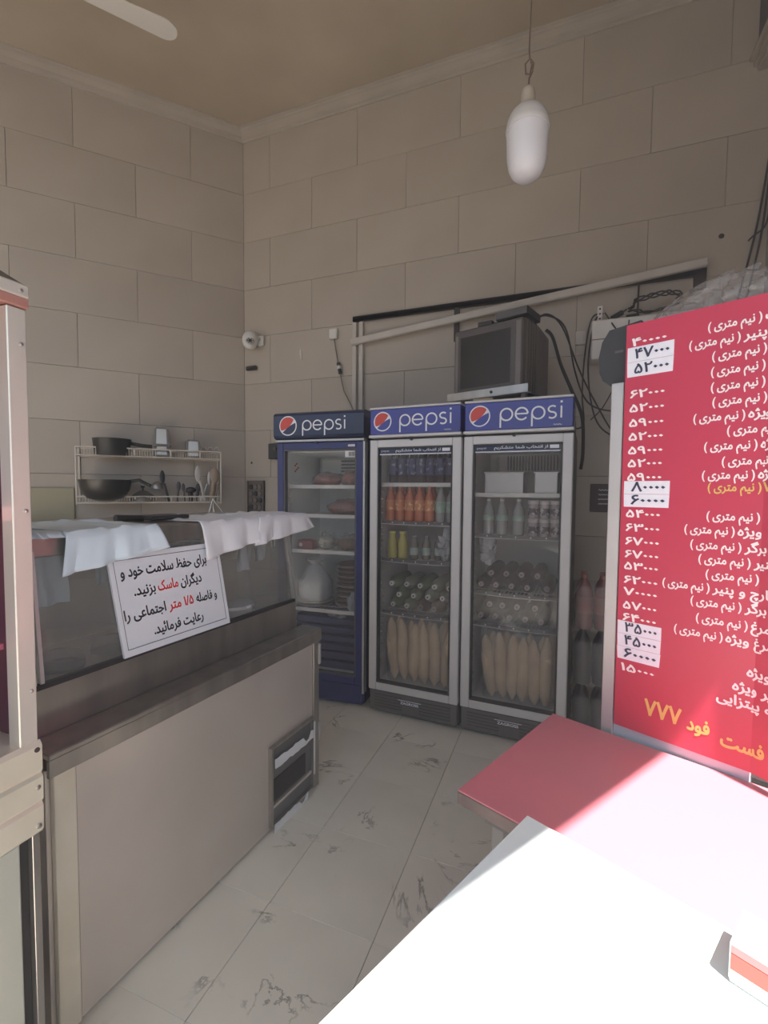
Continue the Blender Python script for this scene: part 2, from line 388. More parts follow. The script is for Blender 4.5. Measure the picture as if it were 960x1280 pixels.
# floor: slab and 37 cm marble tiles
fl = struct('floor', MB().prism([(-.2, .1), (3.8, .1), (3.8, -2.5), (FA.x + .1, FA.y), (-2.3, -4.5), (-2.3, -2.0)], -.08, -.006), FGROUT)
ft = MB().box(.001, .371, .001, .371, -.012, 0, .001).mesh('tile', FLOORT)
for i in range(-8, 6):
    for j in range(0, 12):
        x0 = 1.731 + .372 * i + (0 if j % 1 == 0 else .186); y0 = -.272 - .3705 * j
        if x0 > 3.45 or y0 < -4.2 or (x0 < -.0 and y0 > x0 * 1.1 - .1): continue
        if x0 > 3.2 and y0 < -2.7: continue
        if x0 > 2.8 and y0 < -3.3: continue
        link('tile', ft, fl, (x0, y0 - .0, random.uniform(-.0004, .0002)))
struct('ground', MB().box(-14, 26, -26, 14, -.3, -.1), mat('sunlit pavement', (.17, .155, .14), .9, var=.2, scale=.5))
# far side of the street that the open front looks at
struct('street_wall', MB().box(-10, 26, -16.3, -16, -.1, 2.6), mat('street wall', (.42, .38, .33), .9, var=.15, scale=.3))

# ------------------------------------------------------------------ soft shapes
def blob(mb, c, rx, ry, rz, amp=.15, fr=9, nu=18, nv=12, seed=0, flat=None, sq=1.0):
    k = len(mb.v); vs = []
    for j in range(nv + 1):
        th = PI * j / nv
        for i in range(nu):
            ph = 2 * PI * i / nu
            d = Vector((math.sin(th) * math.cos(ph), math.sin(th) * math.sin(ph), math.cos(th)))
            if sq != 1: d = Vector([math.copysign(abs(q) ** sq, q) for q in d])
            n_ = noise.noise(Vector((d.x * rx, d.y * ry, d.z * rz)) * fr * 3 + Vector((seed * 7.3, seed, 0)))
            p = Vector((d.x * rx, d.y * ry, d.z * rz)) * (1 + amp * n_ * 2)
            z = p.z
            if flat is not None: z = max(z, flat)
            vs.append((c[0] + p.x, c[1] + p.y, c[2] + z))
    fs = [(j * nu + i, j * nu + (i + 1) % nu, (j + 1) * nu + (i + 1) % nu, (j + 1) * nu + i) for j in range(nv) for i in range(nu)]
    return mb.add(vs, fs)
def crumple(mb, c, rx, ry, rz, seed=0, amp=.3):
    return blob(mb, c, rx, ry, rz, amp, 14, 30, 20, seed, flat=-rz * .9)

# ------------------------------------------------------------------ the red globe emblem and word mark on the cooler signs
def arc(cx, cy, r, a0, a1, n=14): return [(cx + r * math.cos(R(a0 + (a1 - a0) * i / n)), cy + r * math.sin(R(a0 + (a1 - a0) * i / n))) for i in range(n + 1)]
def bez(p0, p1, p2, n=10): return [((1 - t) ** 2 * p0[0] + 2 * t * (1 - t) * p1[0] + t * t * p2[0], (1 - t) ** 2 * p0[1] + 2 * t * (1 - t) * p1[1] + t * t * p2[1]) for t in [i / n for i in range(n + 1)]]
def emblem(parent, f, cx, cz, r, base):
    g = lambda k: (lambda x, y, h: f(cx + x * r, cz + y * r, h + k))
    o = part('emblem', MB().prism(arc(0, 0, 1, 0, 349, 31), 0, .001, g(0)), WHITE, parent, label='white ring of the round emblem')
    red = arc(0, 0, .88, 212, 42, 20) + bez((.65, .59), (.15, -.35), (-.75, -.47))[1:-1]
    part('emblem_red_field', MB().prism(red, 0, .001, g(.0012)), REDP, o)
    blu = arc(0, 0, .88, 228, 378, 18) + bez((.84, .27), (.25, .10), (-.59, -.65))[1:-1]
    part('emblem_blue_field', MB().prism(blu, 0, .001, g(.0012)), base, o)
def wordmark(parent, f, x0, z0, s, wd=.13):
    mb = MB(); g = lambda dx: (lambda x, y, h: f(x0 + (x + dx) * s, z0 + y * s, h))
    def P(dx):
        mb.ribbon(arc(.52, .5, .46, 0, 348, 26), wd, g(dx), closed=True); mb.ribbon([(.06, .5), (.06, -.52)], wd, g(dx), th=.0014)
    P(0); P(2.40)
    mb.ribbon(arc(.5, .5, .46, -38, -360, 26), wd, g(1.18)); mb.ribbon([(.06, .5), (.96, .5)], wd * .9, g(1.18), th=.0014)
    s_ = arc(.36, .73, .23, 40, 250, 10) + arc(.34, .27, .23, 70, -140, 10)
    mb.ribbon([((x - .1) * 1.25, y) for x, y in s_], wd, g(3.62)); mb.ribbon([(.1, .04), (.1, .94)], wd, g(4.48)); mb.ribbon([(.1, 1.16), (.1, 1.32)], wd * 1.2, g(4.48))
    return part('wordmark', mb, WHITE, parent, label='white rounded lettering reading pepsi')

# ------------------------------------------------------------------ display coolers
def cooler(loc, rz, kind, W, shelves, label):
    f = thing('display_cooler', label, 'cooler', loc, rz, 'glass door display coolers along the back wall')
    D = .60; body = {0: BLUE, 1: ALU, 2: ALU}[kind]; fm = BLUE if kind == 0 else FRAME; lin = LINER if kind == 0 else LINERG
    side = BLUE if kind == 0 else DGREY
    cb = MB()
    cb.box(0, .02, .05, D, .15, 1.69); cb.box(W - .02, W, .05, D, .15, 1.69); cb.box(.02, W - .02, D - .02, D, .15, 1.69)
    cb.box(.0, W, .05, D, 1.63, 1.69); cb.box(0, W, .04, D, .02, .17)
    part('cabinet', cb, side, f)
    ln = MB(); a, b = .02, W - .02
    ln.box(a, a + .02, .052, D - .02, .17, 1.63); ln.box(b - .02, b, .052, D - .02, .17, 1.63); ln.box(a, b, D - .045, D - .02, .17, 1.63)
    ln.box(a, b, .052, D - .02, 1.61, 1.632); ln.box(a, b, .052, D - .02, .17, .185)
    part('liner', ln, lin, f)
    # evaporator cover with slots
    ev = MB(); ev.box(.10, W - .06, D - .17, D - .05, 1.47, 1.605, .02); e = part('fan_cover', ev, lin, f)
    sl_ = MB()
    if kind == 2:
        for i in range(17): sl_.box(.17 + i * .018, .178 + i * .018, D - .174, D - .168, 1.50, 1.59)
    else:
        for i in range(4):
            sl_.box(.27, .375, D - .174, D - .168, 1.50 + i * .024, 1.51 + i * .024); sl_.box(.385, .49, D - .174, D - .168, 1.50 + i * .024, 1.51 + i * .024)
    part('vent_slots', sl_, DARK, e)
    # side rails with pegs
    for sx in (0, 1):
        rl = MB(); x0 = .041 if sx == 0 else W - .047
        rl.box(x0, x0 + .006, .075, .095, .25, 1.42)
        for i in range(27):
            z = .27 + i * .0435; rl.box(x0 + (.004 if sx == 0 else -.012), x0 + (.018 if sx == 0 else .002), .072, .098, z, z + .012, .003)
        part('shelf_rail', rl, WPLAS if kind == 0 else ALU, f)
    # door
    d0 = MB(); z0, z1 = .152, 1.672; fw_ = .052 if kind else .048
    d0.box(.002, fw_, 0, .045, z0, z1, .004); d0.box(W - fw_, W - .002, 0, .045, z0, z1, .004)
    d0.box(fw_, W - fw_, 0, .045, z1 - .044, z1, .004); d0.box(fw_, W - fw_, 0, .045, z0, z0 + .046, .004)
    dr = part('door', d0, fm, f)
    gk = MB(); g0, g1 = fw_, fw_ + .009
    gk.box(g0, g1, .004, .04, z0 + .046, z1 - .044); gk.box(W - g1, W - g0, .004, .04, z0 + .046, z1 - .044)
    gk.box(g1, W - g1, .004, .04, z1 - .053, z1 - .044); gk.box(g1, W - g1, .004, .04, z0 + .046, z0 + .055)
    part('door_gasket', gk, DGREY if kind == 0 else DARK, dr)
    part('door_glass', MB().box(fw_ + .005, W - fw_ - .005, .018, .024, z0 + .046, z1 - .044), GLASS, dr)
    if kind:
        el = MB().box(W - .075, W - .045, .012, .016, z1 - .072, z1 - .06)
        st = part('banner_strip', MB().box(fw_ + .01, W - fw_ - .012, .013, .0175, z1 - .083, z1 - .048), NAVYH, dr, label='dark navy strip with white writing across the glass')
        ft_ = lambda x, y, h: (x, .0128 - h, y)
        text('lettering', 'از انتخاب شما متشکریم', WHITE, st, ft_, W - .40, W - .125, z1 - .070, .021, .02)
        text('lettering', 'pepsi', ALU, st, ft_, fw_ + .02, fw_ + .07, z1 - .070, .016, .01)
        part('strip_emblem', MB().box(W - .115, W - .07, .011, .0132, z1 - .074, z1 - .056), WHITE, st)
        part('white_edge_bar', MB().box(fw_ + .01, W - fw_ - .012, .012, .018, z1 - .089, z1 - .083), WHITE, st)
    lk = MB().lathe([(.009, 0), (.009, .008), (.005, .012)], 12, (W * .48, -.012, z1 - .006 + .004), 'y'); part('door_lock', lk, DARK, f)
    # base
    bs = MB().box(.006, W - .006, .012, .05, .022, .148, .004); base = part('base_panel', bs, BLUE if kind == 0 else mat('base grey %d' % kind, (.13, .115, .115), .5), f)
    if kind:
        for x0, x1 in ((.04, .22), (.33, .52)):
            for i in range(5): part('vent_slat', MB().box(x0, x1, .0085, .013, .045 + i * .018, .052 + i * .018, .001), DGREY, base)
        bd = MB().prism([(.20 + .01, .082), (.325 - .005, .082), (.345 - .01, .112), (.19, .112)], 0, .002, lambda x, y, h: (x, .0115 - h, y)) if kind == 1 else MB().prism([(.21, .082), (.33, .082), (.345, .112), (.195, .112)], 0, .002, lambda x, y, h: (x, .0115 - h, y))
        bg_ = part('badge', bd, DGREY, base)
        text('lettering', 'ZAGROSS', WHITE, bg_, lambda x, y, h: (x, .0092 - h, y), .212, .325, .09, .022, .03)
        part('badge_edge', MB().box(.195, .342, .0085, .0095, .111, .114), WHITE, bg_)
    for x in (.04, W - .04):
        for y in (.08, D - .06): part('foot', MB().lathe([(.018, 0), (.018, .006), (.01, .008), (.01, .022)], 10, (x, y, 0)), DARK, f)
    # light box sign on top
    zt = 1.862
    if kind == 0:
        pr_ = [(.16, 1.688), (.01, 1.688), (-.020, 1.698), (-.030, 1.715), (-.030, 1.838), (-.022, 1.852), (.0, zt), (D * .5, zt), (D * .5, 1.688)]
        hd = MB().prism([(y, z) for y, z in pr_], -.005, W + .012, lambda y, z, x: (x, y, z)); hf = lambda x, y, h: (x, -.0303 - h, y)
        H = part('sign_box', hd, NAVYH, f, label='dark navy curved sign box'); basec = NAVYH
        part('sign_edge', MB().box(-.002, W + .008, -.012, .05, 1.676, 1.688), ALU, H)
        part('door_edge_strip', MB().box(W - .002, W + .010, .0, .05, .10, 1.672), ALU, f, label='bright metal strip beside the blue door')
        cz = 1.775
    else:
        hd = MB().box(.006, W - .006, -.008, D * .5, 1.70, 1.85, .004); hf = lambda x, y, h: (x, -.0085 - h, y)
        H = part('sign_box', hd, BLUEH, f, label='bright blue flat sign box'); basec = BLUEH
        part('sign_edge', MB().box(.006, W - .006, -.016, .03, 1.85, zt, .003), FRAME, H); part('sign_edge', MB().box(.0, W, -.016, .04, 1.684, 1.70, .003), FRAME, H)
        part('top_cover', MB().box(.01, W - .01, D * .5, D, 1.69, 1.80, .01), DGREY, f)
        cz = 1.778
        part('small_print', MB().ribbon([(W - .10 + i * .004, 1.716 + .003 * math.sin(i * 1.9)) for i in range(11)], .0035, hf, th=.0006), ALU, H)
    emblem(H, hf, .10 if kind == 0 else .088, cz, .062 if kind == 0 else .057, basec)
    wordmark(H, hf, .20 if kind == 0 else .195, cz - .032, .063 if kind == 0 else .067)
    # shelves
    for si, z in enumerate(shelves):
        sh = MB(); xa, xb = .047, W - .047
        sh.tube([(xa, .085, z), (xb, .085, z), (xb, D - .07, z), (xa, D - .07, z)], .0035, 6, closed=True)
        n = 22
        for i in range(1, n): sh.tube([(xa + (xb - xa) * i / n, .085, z), (xa + (xb - xa) * i / n, D - .07, z)], .0016, 4, caps=False)
        for y in (.2, .35): sh.tube([(xa, y, z - .004), (xb, y, z - .004)], .003, 5)
        S = part('shelf', sh, WPLAS, f)
        if kind == 0 or si == 0: part('shelf_front', MB().box(xa, xb, .078, .084, z - .016, z + .008, .001), WPLAS, S)
        else:
            part('shelf_front', MB().grid(16, 2, lambda u, v: (xa + (xb - xa) * u, .083 - .028 * math.sin(PI * u), z - .008 + .018 * v)), DGREY, S)
            part('shelf_front_bead', MB().tube([(xa + (xb - xa) * u / 16, .081 - .028 * math.sin(PI * u / 16), z - .010) for u in range(17)], .0022, 5), WPLAS, S)
            for i in range(1, 6): part('price_clip', MB().box(xa + (xb - xa) * i / 6 - .003, xa + (xb - xa) * i / 6 + .003, .076 - .028 * math.sin(PI * i / 6), .08 - .028 * math.sin(PI * i / 6), z - .002, z + .006), WHITE, S)
    f['_w'] = W
    return f
SH1 = [1.396, 1.205, .970, .583]; SH2 = [1.411, 1.177, .946, .620]; SH3 = [1.356, 1.122, .80, .618]
c1 = cooler((.872, -.805, 0), R(3), 0, .60, SH1, 'dark blue glass door cooler, leftmost and nearest the room corner')
c2 = cooler((1.518, -.787, 0), R(-3), 1, .565, SH2, 'silver framed cooler in the middle, holding orange and cola bottles')
c3 = cooler((2.092, -.812, 0), R(-3), 2, .565, SH3, 'silver framed cooler on the right, standing under the television')
bpy.context.view_layer.update()
def at(f, x, y, z): return f.matrix_world @ Vector((x, y, z))
def frot(f): return f.rotation_euler.z
# stickers on the blue cooler
part('sticker', MB().box(.475, .545, .010, .016, 1.575, 1.615), WPLAS, c1, label='white barcode sticker on the glass')
st = MB(); [st.box(.50 + i * .007, .503 + i * .007, .008, .0102, 1.582, 1.608) for i in range(6)]
part('sticker_print', st, BLACK, c1); part('sticker', MB().box(.50, .545, -.003, 0, 1.640, 1.653), WPLAS, c1, label='small white maker plate on the blue frame')
stk = MB(); [stk.box(.0405, .0425, .16 + (i % 3) * .02, .178 + (i % 3) * .02, 1.49 + i * .013, 1.502 + i * .013) for i in range(5)]
part('sticker', stk, REDP, c1, label='torn red sticker on the inner side wall')

# ------------------------------------------------------------------ drinks
def bottle_proto(name, cat, h, r, bm_, cm, lm, lz=(.35, .62), capr=.013, neck=.2, lying=False, clear=False):
    root = thing(name, 'bottle', cat)
    n = 18; z1 = h * .97
    pf = [(r * .75, 0), (r * .97, .006), (r, .02), (r * .96, h * .30), (r, h * .36), (r, h * .60), (r * .93, h * .68), (r * .62, h * .80), (capr * .92, h * .89), (capr * .92, h * .95)]
    mb = MB(); mb.lathe(pf, n)
    bd = part('bottle_body', mb, bm_, root, True)
    if lm:
        part('bottle_label', MB().lathe([(r * 1.012, h * lz[0]), (r * 1.012, h * lz[1])], n), lm, bd, True)
    part('bottle_cap', MB().lathe([(capr, h * .93), (capr, h * .985), (capr * .85, h)], 12), cm, root, True)
    return root
COLA = mat('cola', (.025, .012, .016), .15, coat=.4); COLAL = mat('blue silver label', (.04, .05, .13), .3, scale=30, col2=(.30, .33, .40), thr=(.55, .62))
ORNG = mat('orange soda', (.50, .13, .045), .2, coat=.4); ORNL = mat('orange label', (.56, .18, .06), .35, scale=40, col2=(.80, .50, .22), thr=(.56, .62))
GRN = mat('green bottle', (.10, .17, .08), .3); CLR = mat('cloudy clear bottle', (.34, .33, .31), .15, coat=.5); CLRL = mat('pale label', (.5, .52, .5), .4, scale=30, col2=(.2, .35, .25))
YEL = mat('yellow juice', (.46, .40, .09), .25, coat=.3); YELC = mat('yellow cap', (.62, .55, .15), .4); ORC = mat('dull orange cap', (.50, .16, .07), .4)
LIMEB = mat('lemon drink green bottle', (.15, .19, .10), .5); PALEG = mat('pale green bottle', (.24, .26, .19), .5)
# cola row
cola = Proto(bottle_proto('soda_bottle', 'bottle', .185, .029, COLA, DARK, COLAL, (.28, .80)))
for k in range(7):
    for row in (0, 1):
        pos = at(c2, .105 + k * .0605, .125 + row * .07, SH2[0] + .0045)
        cola.put(pos, (0, 0, frot(c2) + k), '%s cola bottle from the left in the %s row, middle cooler' % (ORD[k], ('front', 'rear')[row]), 'cola bottles on the top shelf')
orange = Proto(bottle_proto('orange_soda_bottle', 'bottle', .215, .031, ORNG, ORC, ORNL, (.32, .62)))
for k in range(5):
    for row in (0, 1):
        pos = at(c2, .088 + k * .0635, .125 + row * .075, SH2[1] + .0045)
        orange.put(pos, (0, 0, k), '%s orange soda bottle from the left in the %s row, middle cooler' % (ORD[k], ('front', 'rear')[row]), 'orange bottles on the second shelf')
clear2 = Proto(bottle_proto('clear_soda_bottle', 'bottle', .21, .030, CLR, GRN, CLRL, (.30, .60)))
for k in range(2): clear2.put(at(c2, .41 + k * .0655, .125, SH2[1] + .0045), (0, 0, k), ['clear bottle with green cap right beside the orange soda bottles', 'clear bottle with green cap at the right end of the orange bottle shelf'][k], 'clear bottles on the second shelf')
yel = Proto(bottle_proto('juice_bottle', 'bottle', .17, .031, YEL, YELC, None, capr=.022))
for k in range(2): yel.put(at(c2, .105 + k * .068, .12, SH2[2] + .0045), (0, 0, 0), ['yellow juice bottle at the left end of the third shelf', 'second yellow juice bottle from the left on the third shelf'][k], 'yellow juice bottles on the third shelf')
jar0 = Proto(bottle_proto('sauce_bottle', 'bottle', .15, .026, mat('brown glass', (.16, .13, .10), .2, coat=.5), CLR, CLRL, (.2, .5), capr=.016))
for k in range(3): jar0.put(at(c2, .245 + k * .072, .13 + .02 * k, SH2[2] + .0045), (0, 0, k), ['small brown sauce bottle just right of the yellow juice', 'middle one of the three small brown sauce bottles', 'small brown sauce bottle next to the plastic bag'][k], 'small sauce bottles on the third shelf')
bagm = MB(); crumple(bagm, (0, 0, .09), .052, .06, .095, 3)
bg1 = solo('plastic_bag', bagm, BAG, 'milky plastic bag standing on the third shelf of the middle cooler', 'bag', at(c2, .452, .15, SH2[2] + .004), frot(c2), smooth=True)
# lying bottles
def lying(name, bm_, cm, r=.038):
    root = thing(name, 'bottle', 'bottle')
    part('bottle_body', MB().lathe([(.012, .015), (.015, .022), (r * .7, .035), (r, .06), (r, .27), (r * .8, .285)], 16, axis='y'), bm_, root, True)
    cp = part('bottle_cap', MB().lathe([(.0145, 0), (.0145, .02)], 12, axis='y'), cm, root, True)
    part('cap_print', MB().lathe([(.006, -.001), (.006, .002)], 10, axis='y'), DGREY, cp)
    return root
lg = Proto(lying('green_drink_bottle', LIMEB, WPLAS)); lp = Proto(lying('pale_drink_bottle', PALEG, WPLAS)); lb = Proto(lying('brown_drink_bottle', mat('brownish drink', (.20, .14, .12), .5), mat('dull cap', (.36, .28, .27), .5)))
for rowi, (z, xs) in enumerate(((.040, (.115, .21, .30, .385, .475)), (.108, (.16, .255, .345, .435)), (.176, (.115, .21, .30, .39, .48)))):
    for k, x in enumerate(xs):
        pr_ = (lb if (x > .29 and rowi == 0) else lp if (k % 2 or x > .33) else lg)
        kind = 'brown' if pr_ is lb else 'pale' if pr_ is lp else 'green'
        pr_.put(at(c2, x, .105 - .01 * rowi + random.uniform(-.01, .01), SH2[3] + .004 + z), (0, 0, frot(c2)), '%s lying bottle, %s from left in the %s layer, middle cooler' % (kind, ORD[k], ('bottom', 'middle', 'top')[rowi]), 'bottles lying stacked in the middle cooler')
dk = Proto(lying('dark_drink_bottle', mat('dark drink', (.03, .012, .014), .7, spec=.2), mat('pinkish grey cap', (.34, .26, .26), .5), .038))
for sname, z, rows in (('third', SH3[2], ((.09, .172, .258, .343, .445), (.145, .228, .31, .395))), ('fourth', SH3[3], ((.09, .17, .25, .335, .42), (.137, .21, .29, .385)))):
    for ri, xs in enumerate(rows):
        for k, x in enumerate(xs):
            dk.put(at(c3, x, .10 + random.uniform(-.008, .008), z + .043 + ri * .067), (0, 0, frot(c3)), 'dark lying bottle, %s from left in the %s layer, %s shelf of the right cooler' % (ORD[k], ('lower', 'upper')[ri], sname), 'dark bottles lying in the right cooler')
# clear water bottles, jars, pans in the right cooler
wb = Proto(bottle_proto('water_bottle', 'bottle', .205, .033, CLR, WPLAS, CLRL, (.4, .55)))
for k, x in enumerate((.12, .195, .285)): wb.put(at(c3, x, .13, SH3[1] + .0045), (0, 0, k), ['leftmost clear water bottle in the right cooler', 'middle clear water bottle in the right cooler', 'clear water bottle nearest the jars in the right cooler'][k], 'clear bottles on the second shelf, right cooler')
jr = thing('jar', 'jar', 'jar')
jb = part('jar_body', MB().lathe([(.026, 0), (.028, .006), (.028, .075), (.025, .082)], 18), mat('jar glass', (.42, .36, .34), .25, coat=.4), jr, True)
part('jar_label', MB().lathe([(.0287, .018), (.0287, .056)], 18), mat('jar label', (.10, .07, .08), .5, scale=60, col2=(.55, .5, .5), thr=(.5, .58)), jb, True)
part('jar_lid', MB().lathe([(.027, .078), (.028, .081), (.028, .097), (.026, .099)], 18), mat('jar lid', (.56, .50, .49), .4), jr, True)
jp = Proto(jr)
for lv in (0, 1):
    for k in range(3): jp.put(at(c3, .364 + k * .0588, .118, SH3[1] + .0045 + lv * .1), (0, 0, k * .7), 'small labelled jar in the %s layer, %s of three from the left' % (('lower', 'upper')[lv], ORD[k]), 'small jars stacked on the second shelf')
def pan(x0, x1, h, label):
    t = thing('steel_container', label, 'container', at(c3, (x0 + x1) / 2, .20, SH3[0] + .0045), frot(c3)); hw = (x1 - x0) / 2
    o = MB(); o.box(-hw, hw, -.10, .10, 0, .003)
    for a in ((-hw, -hw + .003, -.10, .10), (hw - .003, hw, -.10, .10), (-hw, hw, -.10, -.097), (-hw, hw, .097, .10)): o.box(*a, 0, h)
    part('container_body', o, STEELS, t)
    rm = MB().tube([(-hw - .003, -.104, h), (hw + .003, -.104, h), (hw + .003, .104, h), (-hw - .003, .104, h)], .004, 6, closed=True); part('container_rim', rm, STEELS, t)
pan(.10, .31, .118, 'large square stainless container on the top shelf of the right cooler')
pan(.37, .485, .115, 'small stainless container on the top shelf of the right cooler')
bb = MB(); crumple(bb, (0, 0, .09), .045, .05, .10, 9)
solo('plastic_bag', bb, BAG, 'crumpled milky bag on the bottles at the left of the right cooler', 'bag', at(c3, .115, .15, SH3[2] + .152), frot(c3), smooth=True)
# bread
def bread_bag(f, x0, x1, z1, label, seed):
    random.seed(seed); t = thing('bread_bag', label, 'bread', at(f, (x0 + x1) / 2, .20, .186), frot(f), 'bags of long bread at the cooler bottoms'); hw = (x1 - x0) / 2 - .03; n = 6
    for row in range(2):
        for i in range(n):
            x = -hw + 2 * hw * i / (n - 1) + random.uniform(-.008, .008) + (.02 if row else 0); y = -.075 + row * .07; L = z1 - .186 - random.uniform(.03, .06); lean = random.uniform(-.03, .03)
            pts = []; rad = []
            for q in range(11):
                u = q / 10; pts.append((x + lean * (u - .5) * 2 * .5 - .02 * (1 - u) * x / hw, y + .01 * math.sin(u * 9 + i), .006 + u * L)); rad.append(.034 * (1 - abs(2 * u - 1) ** 5 * .75) * (1 + .06 * math.sin(u * 22 + i)))
            part('baguette', MB().tube(pts, rad, 10), BREAD, t, True)
    wv = MB(); nu, nv = 48, 14
    def g(u, v):
        a = 2 * PI * u; cx, cy = math.cos(a), math.sin(a); cx = math.copysign(abs(cx) ** .5, cx); cy = math.copysign(abs(cy) ** .5, cy)
        k = 1 + .05 * noise.noise(Vector((cx * 2.5, cy * 2.5, v * 3 + seed))); return (cx * (hw + .042) * k * (.93 + .07 * v), -.04 + cy * .088 * k, .002 + v * (z1 - .186 - .005))
    wv.grid(nu, nv, g); part('plastic_wrap', wv, WRAP, t, True, label='clear wrinkled plastic around the bread')
bread_bag(c2, .075, .50, .60, 'clear bag of baguettes at the bottom of the middle cooler', 4)
bread_bag(c3, .10, .495, .595, 'clear bag of baguettes at the bottom of the right cooler', 8)
random.seed(11)
# blue cooler contents
MEAT = mat('meat', (.26, .075, .055), .35, scale=12, col2=(.36, .15, .12), coat=.4); DOUGH = mat('dough', (.62, .60, .50), .6, scale=14, col2=(.52, .5, .42))
for i, (x, z, sx, sz, lab) in enumerate(((.262, SH1[0], .095, .045, 'left pack of red meat on the top shelf of the blue cooler'), (.452, SH1[0], .075, .05, 'right pack of red meat on the top shelf of the blue cooler'), (.40, SH1[1], .12, .05, 'pack of brown meat on the second shelf of the blue cooler'))):
    t = thing('meat_pack', lab, 'meat', at(c1, x, .22, z + .004), frot(c1), 'meat packs in the blue cooler')
    part('meat', blob(MB(), (0, 0, sz * .85), sx, .10, sz, .12, 12, seed=i, flat=-sz * .8), MEAT, t, True)
    part('wrap', blob(MB(), (0, 0, sz * .9), sx * 1.08, .108, sz * 1.12, .2, 14, seed=i + 4, flat=-sz * .88), WRAP, t, True)
bx = thing('red_box', 'small dark red box at the left of the third shelf in the blue cooler', 'box', at(c1, .145, .16, SH1[2] + .004), frot(c1))
part('carton', MB().box(-.055, .055, -.05, .05, 0, .06, .002), mat('dark red carton', (.20, .03, .04), .5), bx); part('carton_spot', MB().lathe([(.013, -.0515), (.013, -.049)], 14, (-.03, 0, .03), 'y'), WPLAS, bx)
for i, (x, sx, sz) in enumerate(((.27, .06, .055), (.425, .08, .05))):
    t = thing('food_bag', ['plastic bag of pale food in the middle of the third shelf, blue cooler', 'plastic bag of brownish food at the right of the third shelf, blue cooler'][i], 'bag', at(c1, x, .20, SH1[2] + .004), frot(c1))
    part('food', blob(MB(), (0, 0, sz * .8), sx * .9, .08, sz * .8, .15, 12, seed=i + 20, flat=-sz * .7), DOUGH if i == 0 else mat('brown food', (.30, .2, .14), .6), t, True)
    part('bag', crumple(MB(), (0, 0, sz * .95), sx, .095, sz * 1.05, i + 30), WRAP, t, True)
db = thing('dough_bag', 'large knotted bag of white dough standing on plates in the blue cooler', 'bag', at(c1, .178, .20, SH1[3] + .045), frot(c1))
part('dough', blob(MB(), (0, 0, .07), .105, .105, .072, .08, 8, seed=3, flat=-.065), DOUGH, db, True)
bagp = MB()
def bagf(u, v):
    a = 2 * PI * u; r_ = .118 * (1 - max(0, v - .45) / .55 * .86) if v < .88 else .025 + (v - .88) * .35
    if v < .08: r_ = .10 + v * .2
    k = 1 + .10 * math.sin(a * 7 + v * 3) * max(0, v - .3); return (math.cos(a) * r_ * k, math.sin(a) * r_ * k, v * .27)
bagp.grid(36, 18, bagf); part('bag', bagp, BAG, db, True)
for k in range(2):
    solo('plate', MB().lathe([(.06, 0), (.125, .014), (.127, .018), (.06, .005)], 28), mat('white plate %d' % k, (.60, .58, .55), .4), ['lower of the two white plates under the dough bag', 'upper of the two white plates under the dough bag'][k], 'plate', at(c1, .178, .20, SH1[3] + .004 + k * .021), smooth=True, group='plates under the dough bag')
for k in range(9):
    t = solo('metal_plate', MB().lathe([(.085, 0), (.112, .012), (.116, .017), (.11, .019), (.083, .005)], 28), STEELS if k % 2 else mat('tray grey %d' % k, (.5, .48, .46), .4), '%s plate from the bottom of the tall stack in the blue cooler' % ORD[k], 'plate', at(c1, .432, .25, SH1[3] + .004 + k * .033), smooth=True, group='plates stacked in the blue cooler')
    part('food_layer', MB().lathe([(.085, .006), (.10, .02), (.085, .031), (.02, .0325)], 20), mat('brown patty %d' % k, (.16, .09, .07), .6), t, True)
sb = MB(); crumple(sb, (0, 0, .055), .040, .025, .06, 12)
solo('plastic_bag', sb, BAG, 'small tied plastic bag leaning in front of the stacked plates', 'bag', at(c1, .495, .10, SH1[3] + .004), smooth=True)
cr = thing('crate', 'dark blue slatted plastic crate at the bottom of the blue cooler', 'crate', at(c1, .30, .30, .187), frot(c1)); cm_ = mat('blue crate plastic', (.05, .06, .15), .5)
for z in range(6): part('crate_slat', MB().box(-.22, .22, -.19, -.178, .01 + z * .058, .05 + z * .058, .003), cm_, cr)
part('crate_shell', MB().box(-.22, -.21, -.178, .17, 0, .35).box(.21, .22, -.178, .17, 0, .35).box(-.22, .22, .16, .17, 0, .35).box(-.22, .22, -.178, .17, 0, .008), cm_, cr)
fb = MB(); crumple(fb, (0, 0, .02), .08, .05, .022, 15); solo('plastic_bag', fb, BAG, 'flat crumpled bag lying on top of the blue crate', 'bag', at(c1, .36, .17, .187 + .335), smooth=True)

# ------------------------------------------------------------------ television on its shelf above the right cooler
TVR = math.atan2(-.134, .403)
sh = thing('television_shelf', 'steel angle shelf carrying the television above the right cooler', 'shelf', (1.985, -.560, 1.863), TVR)
part('front_rail', MB().box(-.03, .475, -.045, -.037, .045, .092, .001).box(-.03, .475, -.045, .0, .045, .05), STEEL, sh)
part('back_rail', MB().box(-.03, .475, .32, .36, .045, .052), STEEL, sh)
for x in (0, .43): part('cross_rail', MB().box(x, x + .03, -.037, .36, .052, .06), DGREY, sh)
for x, y in ((0, -.03), (.43, -.03), (0, .33), (.43, .33)): part('leg', MB().box(x, x + .025, y, y + .02, 0, .052), DGREY, sh)
part('bolt', MB().lathe([(.008, -.052), (.008, -.044)], 8, (.26, 0, .07), 'y'), DARK, sh)
solo('cardboard_strip', MB().box(-.055, .055, -.008, .008, 0, .014, .002), mat('cardboard', (.42, .33, .22), .8), 'small cardboard strip lying on the sign box under the television', 'cardboard', (2.19, -.785, 1.866), R(-4))
tv = thing('television', 'old grey box television with dark screen above the right cooler', 'television', (1.985, -.560, 1.924), TVR)
TVG = mat('television grey', (.19, .165, .155), .45, var=.15); TVD = mat('television dark frame', (.085, .07, .066), .4)
